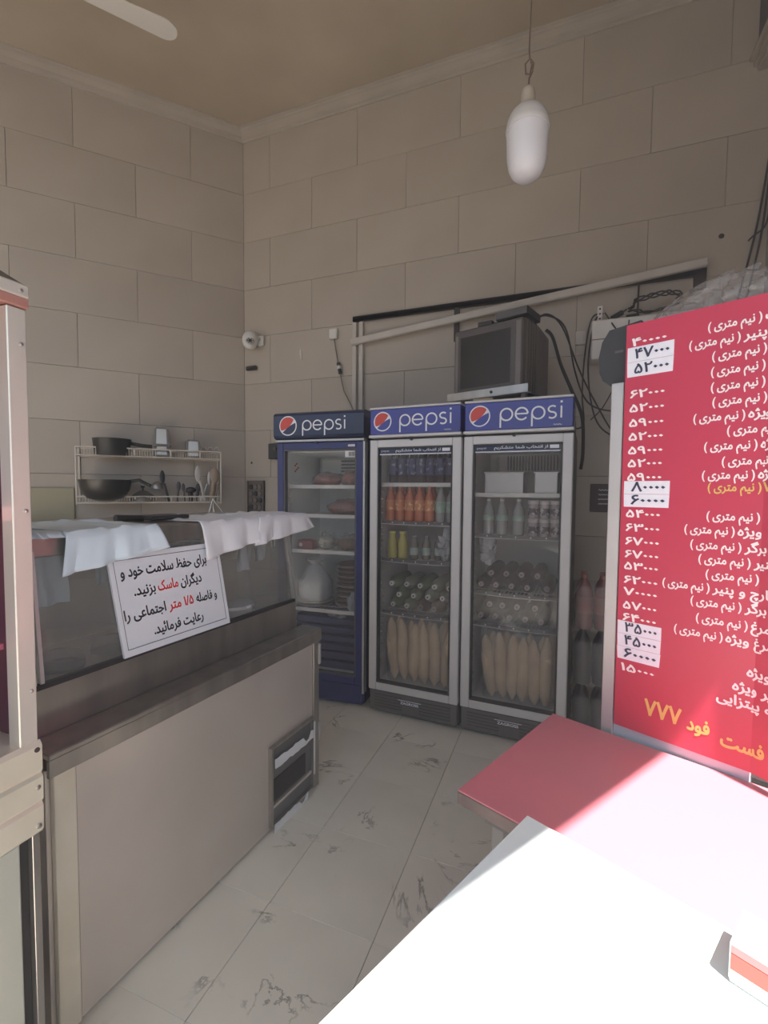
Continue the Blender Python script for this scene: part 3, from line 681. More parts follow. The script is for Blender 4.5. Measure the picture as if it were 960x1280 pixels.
part('front_frame', MB().box(0, .43, -.02, .03, .0, .40, .008), TVD, tv)
scr = MB()
scr.grid(14, 12, lambda u, v: (.045 + .315 * u, -.021 - .007 * math.sin(PI * u) * math.sin(PI * v), .055 + .30 * v)); part('screen', scr, mat('dark tube glass', (.032, .027, .025), .38, spec=.3), tv, True)
part('speaker_grille', MB().box(.012, .028, -.0225, -.018, .04, .37), TVG, tv); part('speaker_grille', MB().box(.39, .42, -.0225, -.018, .02, .385, .002), TVG, tv)
part('control_strip', MB().box(.15, .30, -.025, -.019, .018, .036, .002), DARK, tv)
sd = MB(); sd.box(.004, .426, .03, .20, .006, .415, .012); part('front_housing', sd, TVG, tv)
bk = MB(); vs = [(.02, .2, .01), (.424, .2, .01), (.424, .2, .412), (.02, .2, .412), (.05, .41, .01), (.412, .41, .01), (.412, .41, .385), (.05, .41, .385)]
bk.add(vs, [(3, 2, 1, 0), (4, 5, 6, 7), (0, 1, 5, 4), (1, 2, 6, 5), (2, 3, 7, 6), (3, 0, 4, 7)]); part('rear_housing', bk, TVG, tv)
for i in range(4): part('housing_rib', MB().box(.424, .430, .06 + i * .035, .068 + i * .035, .01, .41), TVD, tv)
rec = thing('video_recorder', 'black flat video recorder lying on top of the television', 'recorder', (2.235, -.60, 2.341), TVR)
part('case', MB().box(0, .19, -.03, .16, .004, .050, .004), DARK, rec); part('front_panel', MB().box(.003, .187, -.033, -.03, .008, .046), DGREY, rec)
for x in (.02, .17): part('foot', MB().lathe([(.008, -.002), (.008, .004)], 8, (x, .02, 0)), DARK, rec)
ad = thing('power_adapter', 'small black adapter beside the recorder on the television', 'adapter', (2.165, -.55, 2.341), R(-12))
part('case', MB().box(-.045, .045, -.03, .03, 0, .028, .004), DARK, ad); part('plug_stub', MB().tube([(.045, 0, .014), (.065, 0, .014)], .006, 8), DARK, ad)

# ------------------------------------------------------------------ steel angle frame and trunking on the back wall
fr = thing('wall_bracket_frame', 'dark rusty steel angle fixed flat along the back wall', 'frame', (1.05, -.002, 2.70))
part('long_angle', MB().box(0, 2.33, -.035, 0, -.018, .018).box(0, 2.33, -.035, -.03, -.018, .01), BROWNB, fr)
part('end_drop', MB().box(2.27, 2.33, -.035, 0, -.10, -.018), BROWNB, fr); part('middle_drop', MB().box(.80, .835, -.03, 0, -.25, -.018), BROWNB, fr)
tr = thing('cable_trunking', 'long pale trunking strip running tilted across the back wall', 'trunking', (1.05, -.04, 2.515), 0, rot=(0, -math.atan2(.227, 2.32), 0))
part('trunk', MB().box(0, 2.335, -.03, 0, -.025, .025, .003), TRUNK, tr); part('trunk_lid', MB().box(0, 2.335, -.034, -.0305, -.020, .020, .001), TRUNK, tr)
for k, (x, d) in enumerate(((1.062, .045), (1.118, .038))):
    solo('upright_conduit', MB().box(-.017, .017, -.030, 0, 0, 2.675 - 1.1, .003), TRUNK, ['left one of two pale upright conduits above the blue cooler', 'right one of two pale upright conduits above the blue cooler'][k], 'conduit', (x, -.002, 1.10), group='upright conduits')
jb_ = thing('junction_box', 'small white junction box high on the back wall with hanging cable', 'junction box', (.875, -.002, 2.612))
part('box', MB().box(-.035, .035, -.03, 0, -.04, .04, .004), WPLAS, jb_); part('cover', MB().box(-.03, .03, -.034, -.03, -.034, .034, .002), WPLAS, jb_)
hc = thing('hanging_cable', 'thin grey cable hanging from the junction box to the blue cooler', 'cable', (.885, -.02, 2.57))
part('cable', MB().tube([(0, 0, 0), (.01, 0, -.08), (.03, 0, -.18), (.055, 0, -.30), (.09, -.01, -.42), (.15, -.02, -.52), (.20, -.05, -.60), (.21, -.15, -.70)], .0045, 6), mat('grey cable', (.18, .15, .13), .5), hc, True)
part('connector', MB().tube([(.033, 0, -.19), (.052, 0, -.275)], .015, 10), DARK, hc); part('connector_ring', MB().tube([(.040, 0, -.215), (.044, 0, -.24)], .0165, 10), WPLAS, hc)
hk = solo('wall_hook', MB().tube([(-.01, -.004, .05), (.0, -.012, .04), (.004, -.012, 0), (.012, -.02, -.012), (.018, -.03, .0)], .005, 6).box(-.016, 0, -.006, 0, .03, .07, .002), WPLAS, 'tiny white hook on the back wall right of the camera', 'hook', (.572, 0, 2.45))
# curved thin wire between camera and hook
cc = thing('security_camera', 'white dome security camera high in the room corner', 'camera', (.125, -.0, 2.62))
part('wall_mount', MB().box(.02, .09, -.03, 0, -.03, .05, .006).tube([(.06, -.02, .02), (.04, -.07, .03), (.02, -.08, .02)], .014, 8), WPLAS, cc, True)
part('camera_head', blob(MB(), (0, -.085, 0), .068, .062, .078, 0, 1, 20, 14), WPLAS, cc, True)
cl_ = part('lens_face', MB().lathe([(.034, 0), (.036, -.006), (.030, -.012)], 20, axis='y'), ALU, cc, True, (.036, -.132, -.026), (R(-18), 0, R(36)))
part('lens', MB().lathe([(.014, -.012), (.012, -.018)], 16, axis='y'), DARK, cl_, True)
for a in range(6): part('led', MB().lathe([(.0045, -.011), (.004, -.0145)], 8, (.023 * math.cos(a * PI / 3), 0, .023 * math.sin(a * PI / 3)), 'y'), DARK, cl_)
part('antenna', MB().tube([(-.03, -.05, .05), (-.075, -.03, .085)], .006, 8), WPLAS, cc)
solo('wall_latch', MB().box(-.055, .055, -.03, 0, -.018, .018, .008).box(-.03, .035, -.04, -.03, -.012, .012, .003), BROWNB, 'small dark metal latch on the corner below the security camera', 'latch', (.085, -.001, 2.41))
bxd = thing('black_switch_box', 'small black box on the wall left of the blue cooler', 'box', (.335, -.002, 1.69)); part('case', MB().box(-.055, .055, -.06, 0, -.065, .065, .006), DARK, bxd); part('knob', MB().lathe([(.014, -.075), (.016, -.06)], 12, (0.02, 0, .02), 'y'), DGREY, bxd)
vt = thing('vent_panel', 'brown perforated vent panel on the back wall near the corner', 'vent', (.032, -.002, 1.165)); VB = mat('brown vent', (.14, .105, .09), .6)
part('frame', MB().box(0, .175, -.022, -.006, 0, .012).box(0, .175, -.022, -.006, .268, .28).box(0, .012, -.022, -.006, .012, .268).box(.163, .175, -.022, -.006, .012, .268), VB, vt)
part('plate', MB().box(.0, .175, -.012, 0, .0, .28), VB, vt)
for i in range(3):
    for j in range(4): part('cup', MB().lathe([(.019, -.026), (.023, -.012)], 10, (.042 + i * .046, 0, .05 + j * .058), 'y'), mat('vent cup %d%d' % (i, j), (.19, .15, .13), .6) if (i + j) % 3 else DARK, vt)
# drill holes in the tiles
for k, (x, z, lab) in enumerate(((3.455, 2.905, 'dark drill hole in the tiles high at the right of the back wall'), (.17 * .4, 1.60, 'dark drill hole in the tiles near the room corner'))):
    solo('drill_hole', MB().lathe([(.012 - .004 * k, -.003), (.016 - .005 * k, 0)], 10, axis='y'), DARK, lab, 'hole', (x, -.0, z))

# ------------------------------------------------------------------ dim corner right of the coolers
ls = thing('white_wall_box', 'white metal box on the back wall behind the red menu board', 'box', (2.755, -.002, 2.20))
part('housing', MB().box(0, .55, -.16, 0, 0, .24, .006), WPLAS, ls); part('panel_line', MB().box(.002, .548, -.163, -.160, .118, .123), DGREY, ls); part('catch', MB().box(.10, .125, -.168, -.16, .07, .085, .002), DARK, ls)
clut = thing('adapter_strip', 'white socket strip standing on the white wall box with plugs', 'socket strip', (2.80, -.10, 2.442))
part('strip_body', MB().box(-.014, .014, -.014, .014, 0, .10, .003), WPLAS, clut)
for i in range(3): part('socket', MB().lathe([(.006, -.017), (.006, -.0135)], 8, (0, 0, .02 + i * .03), 'y'), DARK, clut)
solo('black_plug', MB().tube([(0, 0, .02), (.06, .01, .055)], .016, 10).tube([(.06, .01, .055), (.085, .012, .07)], .006, 6), DARK, 'black plug lying behind the socket strip', 'plug', (2.87, -.09, 2.442))
solo('black_plug', MB().tube([(0, 0, .015), (.07, .0, .02)], .014, 10), DARK, 'second black plug nearer the menu board', 'plug', (2.95, -.10, 2.442))
coil = MB()
coil.tube([(.13 * math.cos(a / 6) * (1 + .12 * math.sin(a)), -.02 + .02 * math.sin(a * .7), .07 + .05 * math.sin(a / 6 + .3) + .01 * math.sin(a * .9)) for a in range(0, 95)], .005, 6)
solo('coiled_cable', coil, CABLE, 'loosely coiled black cable on top of the white wall box', 'cable', (3.10, -.10, 2.45), smooth=True)
def cable(name, pts, r, label, m=CABLE):
    P = [Vector(p) for p in pts]; Q = []
    for i in range(len(P) - 1):
        p0 = P[max(i - 1, 0)]; p1 = P[i]; p2 = P[i + 1]; p3 = P[min(i + 2, len(P) - 1)]
        for k in range(8):
            t = k / 8; Q.append(.5 * ((2 * p1) + (p2 - p0) * t + (2 * p0 - 5 * p1 + 4 * p2 - p3) * t * t + (3 * p1 - p0 - 3 * p2 + p3) * t ** 3))
    Q.append(P[-1]); o = P[0]; mb = MB().tube([q - o for q in Q], r, 6)
    return solo(name, mb, m, label, 'cable', o, smooth=True)
cable('black_cable', [(2.42, -.52, 2.36), (2.50, -.50, 2.385), (2.60, -.42, 2.33), (2.66, -.32, 2.10), (2.72, -.25, 1.95), (2.80, -.25, 1.88), (2.95, -.3, 1.84)], .005, 'thin black cable sagging from the television towards the menu board')
cable('black_cable', [(2.42, -.50, 2.36), (2.50, -.48, 2.40), (2.585, -.40, 2.34), (2.68, -.3, 2.12), (2.78, -.22, 1.93), (2.90, -.22, 1.72), (3.0, -.3, 1.66)], .005, 'upper black cable from the recorder falling furthest to the right')
cable('thick_black_cable', [(2.49, -.36, 2.35), (2.53, -.36, 2.30), (2.58, -.42, 2.12), (2.64, -.48, 1.96), (2.70, -.50, 1.80), (2.71, -.52, 1.60), (2.70, -.54, 1.50)], .010, 'thick black cable dropping beside the right cooler')
cable('black_cable', [(2.80, -.10, 2.50), (2.75, -.11, 2.46), (2.72, -.10, 2.25), (2.71, -.12, 2.0), (2.72, -.2, 1.80), (2.66, -.3, 1.76), (2.62, -.35, 1.80)], .005, 'black cable hanging from the socket strip in a loop')
cable('black_cable', [(2.82, -.09, 2.50), (2.77, -.12, 2.44), (2.74, -.14, 2.2), (2.76, -.15, 1.95), (2.82, -.15, 1.78), (2.95, -.2, 1.68)], .005, 'black cable hanging right of the looped one')
cable('black_cable', [(2.83, -.10, 2.50), (2.88, -.18, 2.38), (2.93, -.2, 2.30), (2.97, -.18, 2.24)], .004, 'short black cable falling over the front of the white wall box')
cable('brown_cable', [(2.96, -.16, 2.42), (2.945, -.18, 2.2), (2.90, -.18, 2.05), (2.83, -.18, 1.90), (2.76, -.2, 1.82)], .004, 'thin brown cable curling below the white wall box', BROWNB)
solo('wire_stub', MB().tube([(0, 0, 0), (0, -.01, .12), (.002, -.01, .26)], .006, 6), BROWNB, 'short upright wire standing above the white wall box', 'wire', (3.02, -.03, 2.45))
so_ = thing('wall_socket', 'small square wall socket beside the white wall box', 'socket', (2.695, -.002, 2.385)); part('plate', MB().box(-.033, .033, -.02, 0, -.045, .045, .004), TRUNK, so_); part('face', MB().box(-.02, .02, -.024, -.02, -.03, .03, .002), TRUNK, so_)
for k, (a, b, r) in enumerate((((3.665, -.02, 3.30), (3.54, -.03, 2.50), .006), ((3.668, -.03, 3.20), (3.58, -.03, 2.50), .006), ((3.67, -.05, 3.0), (3.60, -.035, 2.86), .005))):
    m_ = tuple((a[i] + b[i]) / 2 + (.015 if i == 0 else 0) for i in range(3))
    cable('wall_cable', [a, m_, b] if k < 2 else [a, (3.65, -.05, 2.9), b, (3.58, -.03, 2.84)], r, ['left of two black cables running down beside the back wall end', 'right of two black cables running down beside the back wall end', 'short looped black cable at the right end of the back wall'][k])
sx = thing('shutter_box', 'dark shutter box with moulded ledge at the top right corner', 'box', (3.575, -.001, 3.80))
part('box_face', MB().box(.02, .10, -1.2, 0, .09, .57), mat('dark box paint', (.085, .065, .07), .6), sx)
for dz, x0 in ((0, .03), (.025, .01), (.06, -.01)): part('ledge_moulding', MB().box(x0 - .01, .10, -1.2, 0, dz, dz + .022, .004), CORN, sx)
ps = thing('dark_sign', 'small dark plaque with white writing on the back wall', 'sign', (2.78, -.002, 1.24)); part('plate', MB().box(0, .20, -.012, 0, 0, .185, .002), mat('plaque', (.05, .02, .025), .5), ps)
for i in range(4): part('writing_line', MB().ribbon([(.05 + k * .005, .145 - i * .03 + .005 * math.sin(k * (1.7 + .3 * i) + i)) for k in range(21)], .005, lambda x, y, h: (x, -.0125 - h, y)), ALU, ps)
# wrapped soda packs in the gap
PK = mat('rose soda', (.22, .06, .055), .25, coat=.3); PKL = mat('rose label', (.34, .07, .06), .4, scale=20, col2=(.26, .13, .11)); DKB = mat('dark soda', (.05, .03, .04), .4)
big = Proto(bottle_proto('large_soda_bottle', 'bottle', .30, .046, PK, mat('large cap', (.35, .12, .1), .5), PKL, (.3, .6), .015)); bigd = Proto(bottle_proto('large_soda_bottle', 'bottle', .30, .046, DKB, DARK, None, .015, capr=.015))
for lv in range(3):
    for i in range(2):
        for j in range(2):
            (big if lv == 2 else bigd).put((2.735 + i * .096, -.62 + j * .098, .015 + lv * .304), (0, 0, i + j), '%s large bottle in the %s row, %s layer, beside the right cooler' % (('left', 'right')[i], ('front', 'rear')[j], ('bottom', 'middle', 'top')[lv]), 'large soda bottles stacked beside the right cooler')
    wv = MB(); wv.grid(40, 8, lambda u, v, lv=lv: (.0 + math.copysign(abs(math.cos(2 * PI * u)) ** .35, math.cos(2 * PI * u)) * (.103 + .004 * math.sin(u * 60 + v * 9)), math.copysign(abs(math.sin(2 * PI * u)) ** .35, math.sin(2 * PI * u)) * .103, .002 + v * .24))
    solo('shrink_wrap', wv, WRAP, 'clear shrink wrap around the %s layer of large bottles' % ('bottom', 'middle', 'top')[lv], 'wrap', (2.783, -.571, .015 + lv * .304), smooth=True)
solo('bottle_pallet', MB().box(-.12, .12, -.12, .12, 0, .012, .002), DGREY, 'thin dark board under the stacked large bottles', 'board', (2.783, -.571, 0))

# ------------------------------------------------------------------ hanging bulb, ceiling fan
bl = thing('hanging_bulb', 'large white bulb hanging from a wire in front of the back wall', 'bulb', (2.463, -1.643, 2.455))
BULBG = mat('frosted bulb', (.64, .62, .65), .35, coat=.3)
part('bulb_globe', MB().lathe([(.012, .001), (.035, .006), (.052, .022), (.062, .045), (.067, .075), (.0705, .165)], 32), BULBG, bl, True)
part('bulb_neck', MB().lathe([(.072, .162), (.074, .168), (.072, .180), (.068, .200), (.058, .220), (.044, .235), (.024, .243)], 32), mat('bulb plastic', (.55, .52, .51), .45), bl, True)
part('lamp_holder', MB().lathe([(.024, .238), (.024, .285), (.020, .302), (.010, .312), (.004, .316)], 20), mat('brown holder', (.42, .35, .29), .6), bl, True)
wk = MB().tube([(0, 0, .312), (.002, 0, .34), (.012, .002, .36), (.016, 0, .385), (.004, -.003, .402), (-.012, 0, .39), (-.010, .002, .36), (.004, 0, .352), (.010, 0, .38), (.002, 0, .41), (.0, 0, .44)], .003, 6)
wk.tube([(0, 0, .43), (.004, 0, .6), (-.003, 0, .8), (.004, 0, 1.0), (.002, 0, 1.3), (0, 0, 4.375 - 2.455)], .0028, 6); part('wire', wk, mat('brown wire', (.13, .085, .06), .6), bl, True)
part('ceiling_rose', MB().lathe([(.03, 1.895), (.035, 1.918)], 16), WPLAS, bl)
fan = thing('ceiling_fan', 'pale ceiling fan, one rounded blade reaching into view top left', 'fan', (-.01, -1.765, 4.0))
FANM = mat('fan enamel', (.70, .66, .62), .45)
part('rod', MB().tube([(0, 0, .05), (0, 0, .37)], .012, 10), FANM, fan); part('canopy', MB().lathe([(.05, .32), (.06, .375)], 18), FANM, fan, True)
part('motor', MB().lathe([(.04, -.05), (.09, -.03), (.10, 0), (.09, .03), (.03, .055)], 24), FANM, fan, True)
ba = math.atan2(.585, .47); SB = .15
for k in range(3):
    a = ba + k * 2 * PI / 3
    pl = [(.14, -.045), (.67, -.072)] + [(.68 + .068 * math.cos(t), .072 * math.sin(t)) for t in [(-PI / 2 + PI * i / 10) for i in range(11)]] + [(.67, .072), (.14, .045)]
    b_ = part('blade', MB().prism(pl, -.003, .003), FANM, fan, rot=(R(4), 0, a)); part('blade_iron', MB().box(.07, .2, -.015, .015, -.008, -.003), FANM, b_)

# ------------------------------------------------------------------ dish rack on the left wall; local x along the wall from the corner, local -y into the room
ANG = math.atan2(-LD.y, -LD.x)
def lw(s, off, z): v = LD * s + LN * off; return (v.x, v.y, z)
rk = thing('dish_rack', 'cream two tier wire dish rack fixed to the left wall', 'rack', lw(1.225, 0, 1.25), ANG)
RW = mat('cream wire', (.64, .57, .50), .5); L = .995
for z0, z1 in ((.012, .058), (.36, .42)):
    wr_ = MB(); y0, y1 = -.005, -.205
    for z in (z0, z1): wr_.tube([(0, y0, z), (L, y0, z), (L, y1, z), (0, y1, z)], .0055, 6, closed=True)
    T = part('tier', wr_, RW, rk); w2 = MB()
    for i in range(1, 56): w2.tube([(L * i / 56, y0, z0), (L * i / 56, y1, z0)], .0018, 4)
    part('tier_floor', w2, RW, T)
    w3 = MB()
    for i in range(1, 56):
        if i < 30 or i > 36: w3.tube([(L * i / 56, y1, z0), (L * i / 56, y1, z1)], .0026 if i < 30 else .0012, 4)
    for i in (14, 21, 35, 47): part('upright_clip', MB().box(L * i / 56 - .006, L * i / 56 + .006, y1 - .002, y1 + .002, z0, z1), RW, T)
    part('front_bars', w3, RW, T)['kind'] = 'stuff'
for x in (0, L): part('side_post', MB().tube([(x, -.20, 0), (x, -.20, .42)], .006, 8), RW, rk); part('side_post', MB().tube([(x, -.008, 0), (x, -.008, .42)], .006, 8), RW, rk)
cu = MB()
for i in range(3): cu.tube([(L - .12 + i * .05 + .02 * math.cos(t), -.10, .44 + .025 * math.sin(t)) for t in [PI * j / 8 for j in range(9)]], .0025, 5)
part('plate_loops', cu, RW, rk)
def rt(name, label, s, off, z, cat, rz=0): return thing(name, label, cat, lw(s, off, z), ANG + rz)
q = rt('baking_pan', 'black shallow pan on the upper tier of the dish rack', 1.0, .14, 1.614, 'pan')
part('pan_body', MB().lathe([(.115, 0), (.128, .12), (.132, .125), (.125, .118), (.112, .006)], 30), RUBBER, q, True, rot=(0, 0, 0)); part('pan_handle', MB().tube([(.12, -.0, .10), (.20, -.01, .085), (.27, -.02, .08)], .014, 8), RUBBER, q, True)
for k, (s_, h1, w1, lab) in enumerate(((.665, .235, .06, 'taller stack of square steel tins on the upper tier'), (.435, .15, .062, 'single square steel tin on the upper tier near the corner'))):
    q = rt('steel_tin', lab, s_, .11, 1.614, 'tin'); hh = [(0, .10), (.085, h1)] if k == 0 else [(0, h1)]
    for lo, hi in hh:
        tp = w1 * .82; vs = [(-w1, -w1, lo), (w1, -w1, lo), (w1, w1, lo), (-w1, w1, lo), (-tp, -tp, hi), (tp, -tp, hi), (tp, tp, hi), (-tp, tp, hi)]
        mb = MB().add(vs, [(3, 2, 1, 0), (4, 5, 6, 7), (0, 1, 5, 4), (1, 2, 6, 5), (2, 3, 7, 6), (3, 0, 4, 7)]); me = mb.mesh('tin_body', mat('tin dark edge %d%d' % (k, int(lo * 100)), (.20, .17, .15), .35, .8))
        bm = bmesh.new(); bm.from_mesh(me); bmesh.ops.bevel(bm, geom=bm.edges[:], offset=.012, segments=2, affect='EDGES'); bm.to_mesh(me); bm.free(); tb = link('tin_body', me, q)
        tw = w1 * .62; yy = lambda z: -(w1 + (tp - w1) * (z - lo) / (hi - lo)) - .0015
        part('tin_face', MB().add([(-tw, yy(lo + .02), lo + .02), (tw, yy(lo + .02), lo + .02), (tw * .9, yy(hi - .015), hi - .015), (-tw * .9, yy(hi - .015), hi - .015)], [(0, 1, 2, 3)]), STEELS, tb, label='bright worn face of the tin')
        part('tin_rim', MB().tube([(-w1 - .004, -w1 - .004, lo + .004), (w1 + .004, -w1 - .004, lo + .004), (w1 + .004, w1 + .004, lo + .004), (-w1 - .004, w1 + .004, lo + .004)], .004, 6, closed=True), STEELS, tb)
q = rt('large_wok', 'large black wok on the lower tier of the dish rack', 1.045, .185, 1.268, 'pan'); WK = mat('wok metal', (.06, .055, .05), .3, .6)
part('wok_bowl', MB().lathe([(.06, .01), (.12, .03), (.160, .09), (.175, .165), (.169, .165), (.154, .092), (.11, .036), (.05, .016)], 34), WK, q, True); part('wok_handle', MB().tube([(.16, -.02, .155), (.22, -.03, .165), (.30, -.04, .12)], .013, 8), RUBBER, q, True)
q = rt('pot_lid', 'grey metal pot lid with knob on the lower tier', .80, .13, 1.272, 'lid')
part('lid_dome', MB().lathe([(.10, 0), (.098, .008), (.075, .045), (.035, .075), (.012, .082)], 28), mat('dull aluminium', (.30, .28, .26), .35, .8), q, True); part('lid_knob', MB().lathe([(.006, .08), (.006, .10), (.016, .108), (.014, .12)], 14), DARK, q, True)
q = rt('ladle', 'upturned steel ladle on the lower tier', .70, .10, 1.268, 'ladle'); part('ladle_bowl', MB().lathe([(.045, .10), (.042, .125), (.025, .15), (.006, .158)], 20), STEELS, q, True); part('ladle_handle', MB().tube([(.03, 0, .13), (.05, 0, .05), (.055, 0, 0)], .006, 6), STEELS, q)
UT = [(.615, 'dark_tongs', 'dark slanted tongs leaning on the lower tier', DARK, (-.045, .17), .009), (.555, 'small_ladle', 'small dark ladle beside the tongs', DGREY, (.01, .11), .008), (.50, 'sieve', 'dark round sieve on the lower tier', DGREY, (-.01, .10), .007), (.455, 'black_cup', 'black cup in the middle of the lower tier', DARK, (0, .08), .02), (.41, 'peeler', 'dark peeler beside the black cup', DARK, (.012, .10), .010),
      (.375, 'white_tongs', 'pale steel tongs leaning left on the lower tier', ALU, (.06, .17), .006), (.345, 'wooden_paddle', 'flat grey paddle crossing the pale tongs', TRUNK, (-.05, .20), .012), (.30, 'wooden_spoon', 'wide wooden spatula near the right end of the rack', mat('old wood', (.36, .27, .2), .7), (.03, .19), .018), (.27, 'wooden_stick', 'narrow wooden stick at the right end of the rack', mat('old wood dark', (.27, .2, .15), .7), (.03, .17), .008)]
for s_, nm, lab, m_, (dx, h), r_ in UT:
    h *= 1.4; r_ *= 1.3; dx *= 1.3
    q = rt(nm, lab, s_, .12, 1.268, nm.split('_')[-1])
    part('handle', MB().tube([(0, 0, 0), (dx * .6, 0, h * .6)], r_ * .8, 8), m_, q, True); part('head', blob(MB(), (dx * .8, 0, h * .8), r_ * (1.6 if r_ > .0075 else 1.1), r_ * .7, h * .24, 0, 1, 12, 10), m_, q, True)
solo('yellow_board', MB().box(0, .30, -.02, 0, 0, .27, .003), mat('yellow board', (.36, .32, .22), .7), 'pale yellow board standing against the left wall', 'board', lw(1.56, 0.002, 1.10), ANG)
solo('black_bowl', MB().lathe([(.13, 0), (.15, .03), (.12, .12), (.06, .17), (.01, .18)], 24), RUBBER, 'black dome shaped bowl at the left behind the counter', 'bowl', lw(1.50, .24, .93), ANG, smooth=True)
# steel worktable below the rack, behind the serving counter
wt = thing('back_worktable', 'steel worktable along the left wall behind the serving counter', 'table', lw(2.0, .02, 0), ANG)
part('worktop', MB().box(0, 1.75, -.52, 0, .88, .925, .004), STEEL, wt); part('undershelf', MB().box(.02, 1.73, -.50, -.02, .30, .32), STEELD, wt)
for x in (.03, 1.70):
    for y in (-.49, -.05): part('leg', MB().box(x, x + .035, y, y + .035, 0, .88), STEEL, wt)
fs_ = thing('folding_stand', 'thin steel folding stand on the worktable at the rack end', 'stand', lw(.33, .32, .925), ANG)
part('leg', MB().tube([(-.07, 0, 0), (.02, 0, .36)], .006, 6), STEELS, fs_); part('leg', MB().tube([(.20, 0, .12), (.02, 0, .37)], .008, 6), STEELS, fs_); part('leg', MB().tube([(.06, .06, 0), (.02, 0, .36)], .005, 6), STEELS, fs_)

# ------------------------------------------------------------------ serving counter; local y runs along it (0 = far end), local x towards the customers
CR = R(-5)
ct = thing('serving_counter', 'stainless steel serving counter with dented front and glass display case', 'counter', (1.592, -1.53, 0), CR)
cb = MB().box(-.72, -.022, -1.135, -.004, .01, .70); part('body', cb, STEELD, ct)
part('front_panel', MB().box(-.022, -.012, -1.07, -.045, .012, .70, .002), STEELD, ct)
part('corner_strip', MB().box(-.020, -.006, -1.125, -1.072, .012, .70, .002), DENT, ct, label='pale dented strip at the left end of the counter front')
part('corner_post', MB().box(-.020, -.004, -.043, -.002, .012, .70, .002), STEEL, ct)
for z in (.58, .22): part('hinge', MB().box(-.012, .002, -.008, .006, z, z + .09, .001), ALU, ct)
lg_ = part('ledge', MB().box(-.10, .006, -1.14, .004, .733, .748, .003), STEEL, ct); part('ledge_lip', MB().box(-.004, .006, -1.14, .004, .690, .735, .002), STEEL, lg_)
part('fascia', MB().box(-.115, -.10, -1.14, -.045, .745, .875, .003), STEEL, ct); part('well', MB().box(-.70, -.115, -1.135, -.05, .735, .80), STEELD, ct)
# opening near the floor at the far end with torn white tape
vo = part('vent_frame', MB().box(-.012, .006, -.345, -.335, .03, .355).box(-.012, .006, -.062, -.052, .03, .355).box(-.012, .006, -.335, -.062, .347, .355).box(-.012, .006, -.335, -.062, .03, .038), STEEL, ct)
part('vent_inner', MB().box(-.0115, -.008, -.335, -.062, .038, .347), mat('grey steel dull', (.20, .195, .20), .5, .4), vo)
part('vent_slot', MB().box(-.009, -.004, -.325, -.105, .12, .215, .004), DARK, vo); part('vent_shelf', MB().box(-.010, .0, -.33, -.066, .10, .112), STEELD, vo)
TAPE = mat('torn white tape', (.78, .77, .80), .6)
def tape(y0, y1, z0, z1, seed, vert=False):
    random.seed(seed); n = 14; top = []; bot = []
    for i in range(n + 1):
        u = i / n; top.append((y0 + (y1 - y0) * u + random.uniform(-.002, .002), z1 + random.uniform(-.006, .003) - (.025 * (1 if 10 < i < 13 else 0)))); bot.append((y0 + (y1 - y0) * u, z0 + random.uniform(-.004, .004)))
    return MB().prism(top + bot[::-1], 0, .001, lambda y, z, h: (.0065 + h - .001, y, z))
part('tape', tape(-.325, -.060, .262, .302, 1), TAPE, vo, label='torn strip of white tape above the slot'); part('tape', tape(-.330, -.10, .002, .036, 2), TAPE, vo, label='torn strip of white tape near the floor')
part('tape', MB().box(.006, .0072, -.058, -.048, .09, .335), TAPE, vo, label='narrow upright strip of white tape')
random.seed(5)
# display case
gz0, gz1, gx0, gx1 = .875, 1.215, -.103, -.137
lean = lambda z: gx0 + (gx1 - gx0) * (z - gz0) / (gz1 - gz0)
gl = MB().add([(gx0, -1.10, gz0), (gx0, -.075, gz0), (gx1, -.075, gz1), (gx1, -1.10, gz1), (gx0 - .005, -1.10, gz0), (gx0 - .005, -.075, gz0), (gx1 - .005, -.075, gz1), (gx1 - .005, -1.10, gz1)], [(0, 1, 2, 3), (7, 6, 5, 4), (0, 4, 5, 1), (1, 5, 6, 2), (2, 6, 7, 3), (3, 7, 4, 0)])
part('front_glass', gl, CGLASS, ct)
part('glass_channel', MB().box(-.115, -.098, -1.12, -.055, .868, .882), DARK, ct)
for y in (-1.115, -.060):
    p_ = MB()
    for dy in (0, .018): p_.add([(gx0 + a, y + dy + b, gz0) for a, b in ((-.012, 0), (.004, 0), (.004, .009), (-.012, .009))] + [(gx1 + a, y + dy + b - (.03 if y > -.5 else 0), gz1 + .01) for a, b in ((-.012, 0), (.004, 0), (.004, .009), (-.012, .009))], [(0, 1, 2, 3), (4, 5, 6, 7), (0, 1, 5, 4), (1, 2, 6, 5), (2, 3, 7, 6), (3, 0, 4, 7)])
    part('glass_edge_bar', p_, ALU, ct)
part('end_glass', MB().box(-.62, -.12, -.052, -.047, .80, 1.21), CGLASS, ct); part('end_glass', MB().box(-.62, -.12, -1.125, -1.12, .80, 1.21), CGLASS, ct)
part('rear_glass', MB().box(-.65, -.645, -1.10, -.07, .80, 1.21), CGLASS, ct)
tp_ = part('top_slab', MB().box(-.66, -.138, -1.13, -.045, 1.218, 1.256, .003), STEEL, ct); part('top_rail', MB().box(-.150, -.132, -1.13, -.045, 1.198, 1.256, .003), STEEL, tp_)
for y in (-1.125, -.07): part('rear_post', MB().box(-.66, -.63, y, y + .02, .745, 1.22), STEEL, ct)
bpy.context.view_layer.update()
def cw(x, y, z): return ct.matrix_world @ Vector((x, y, z))
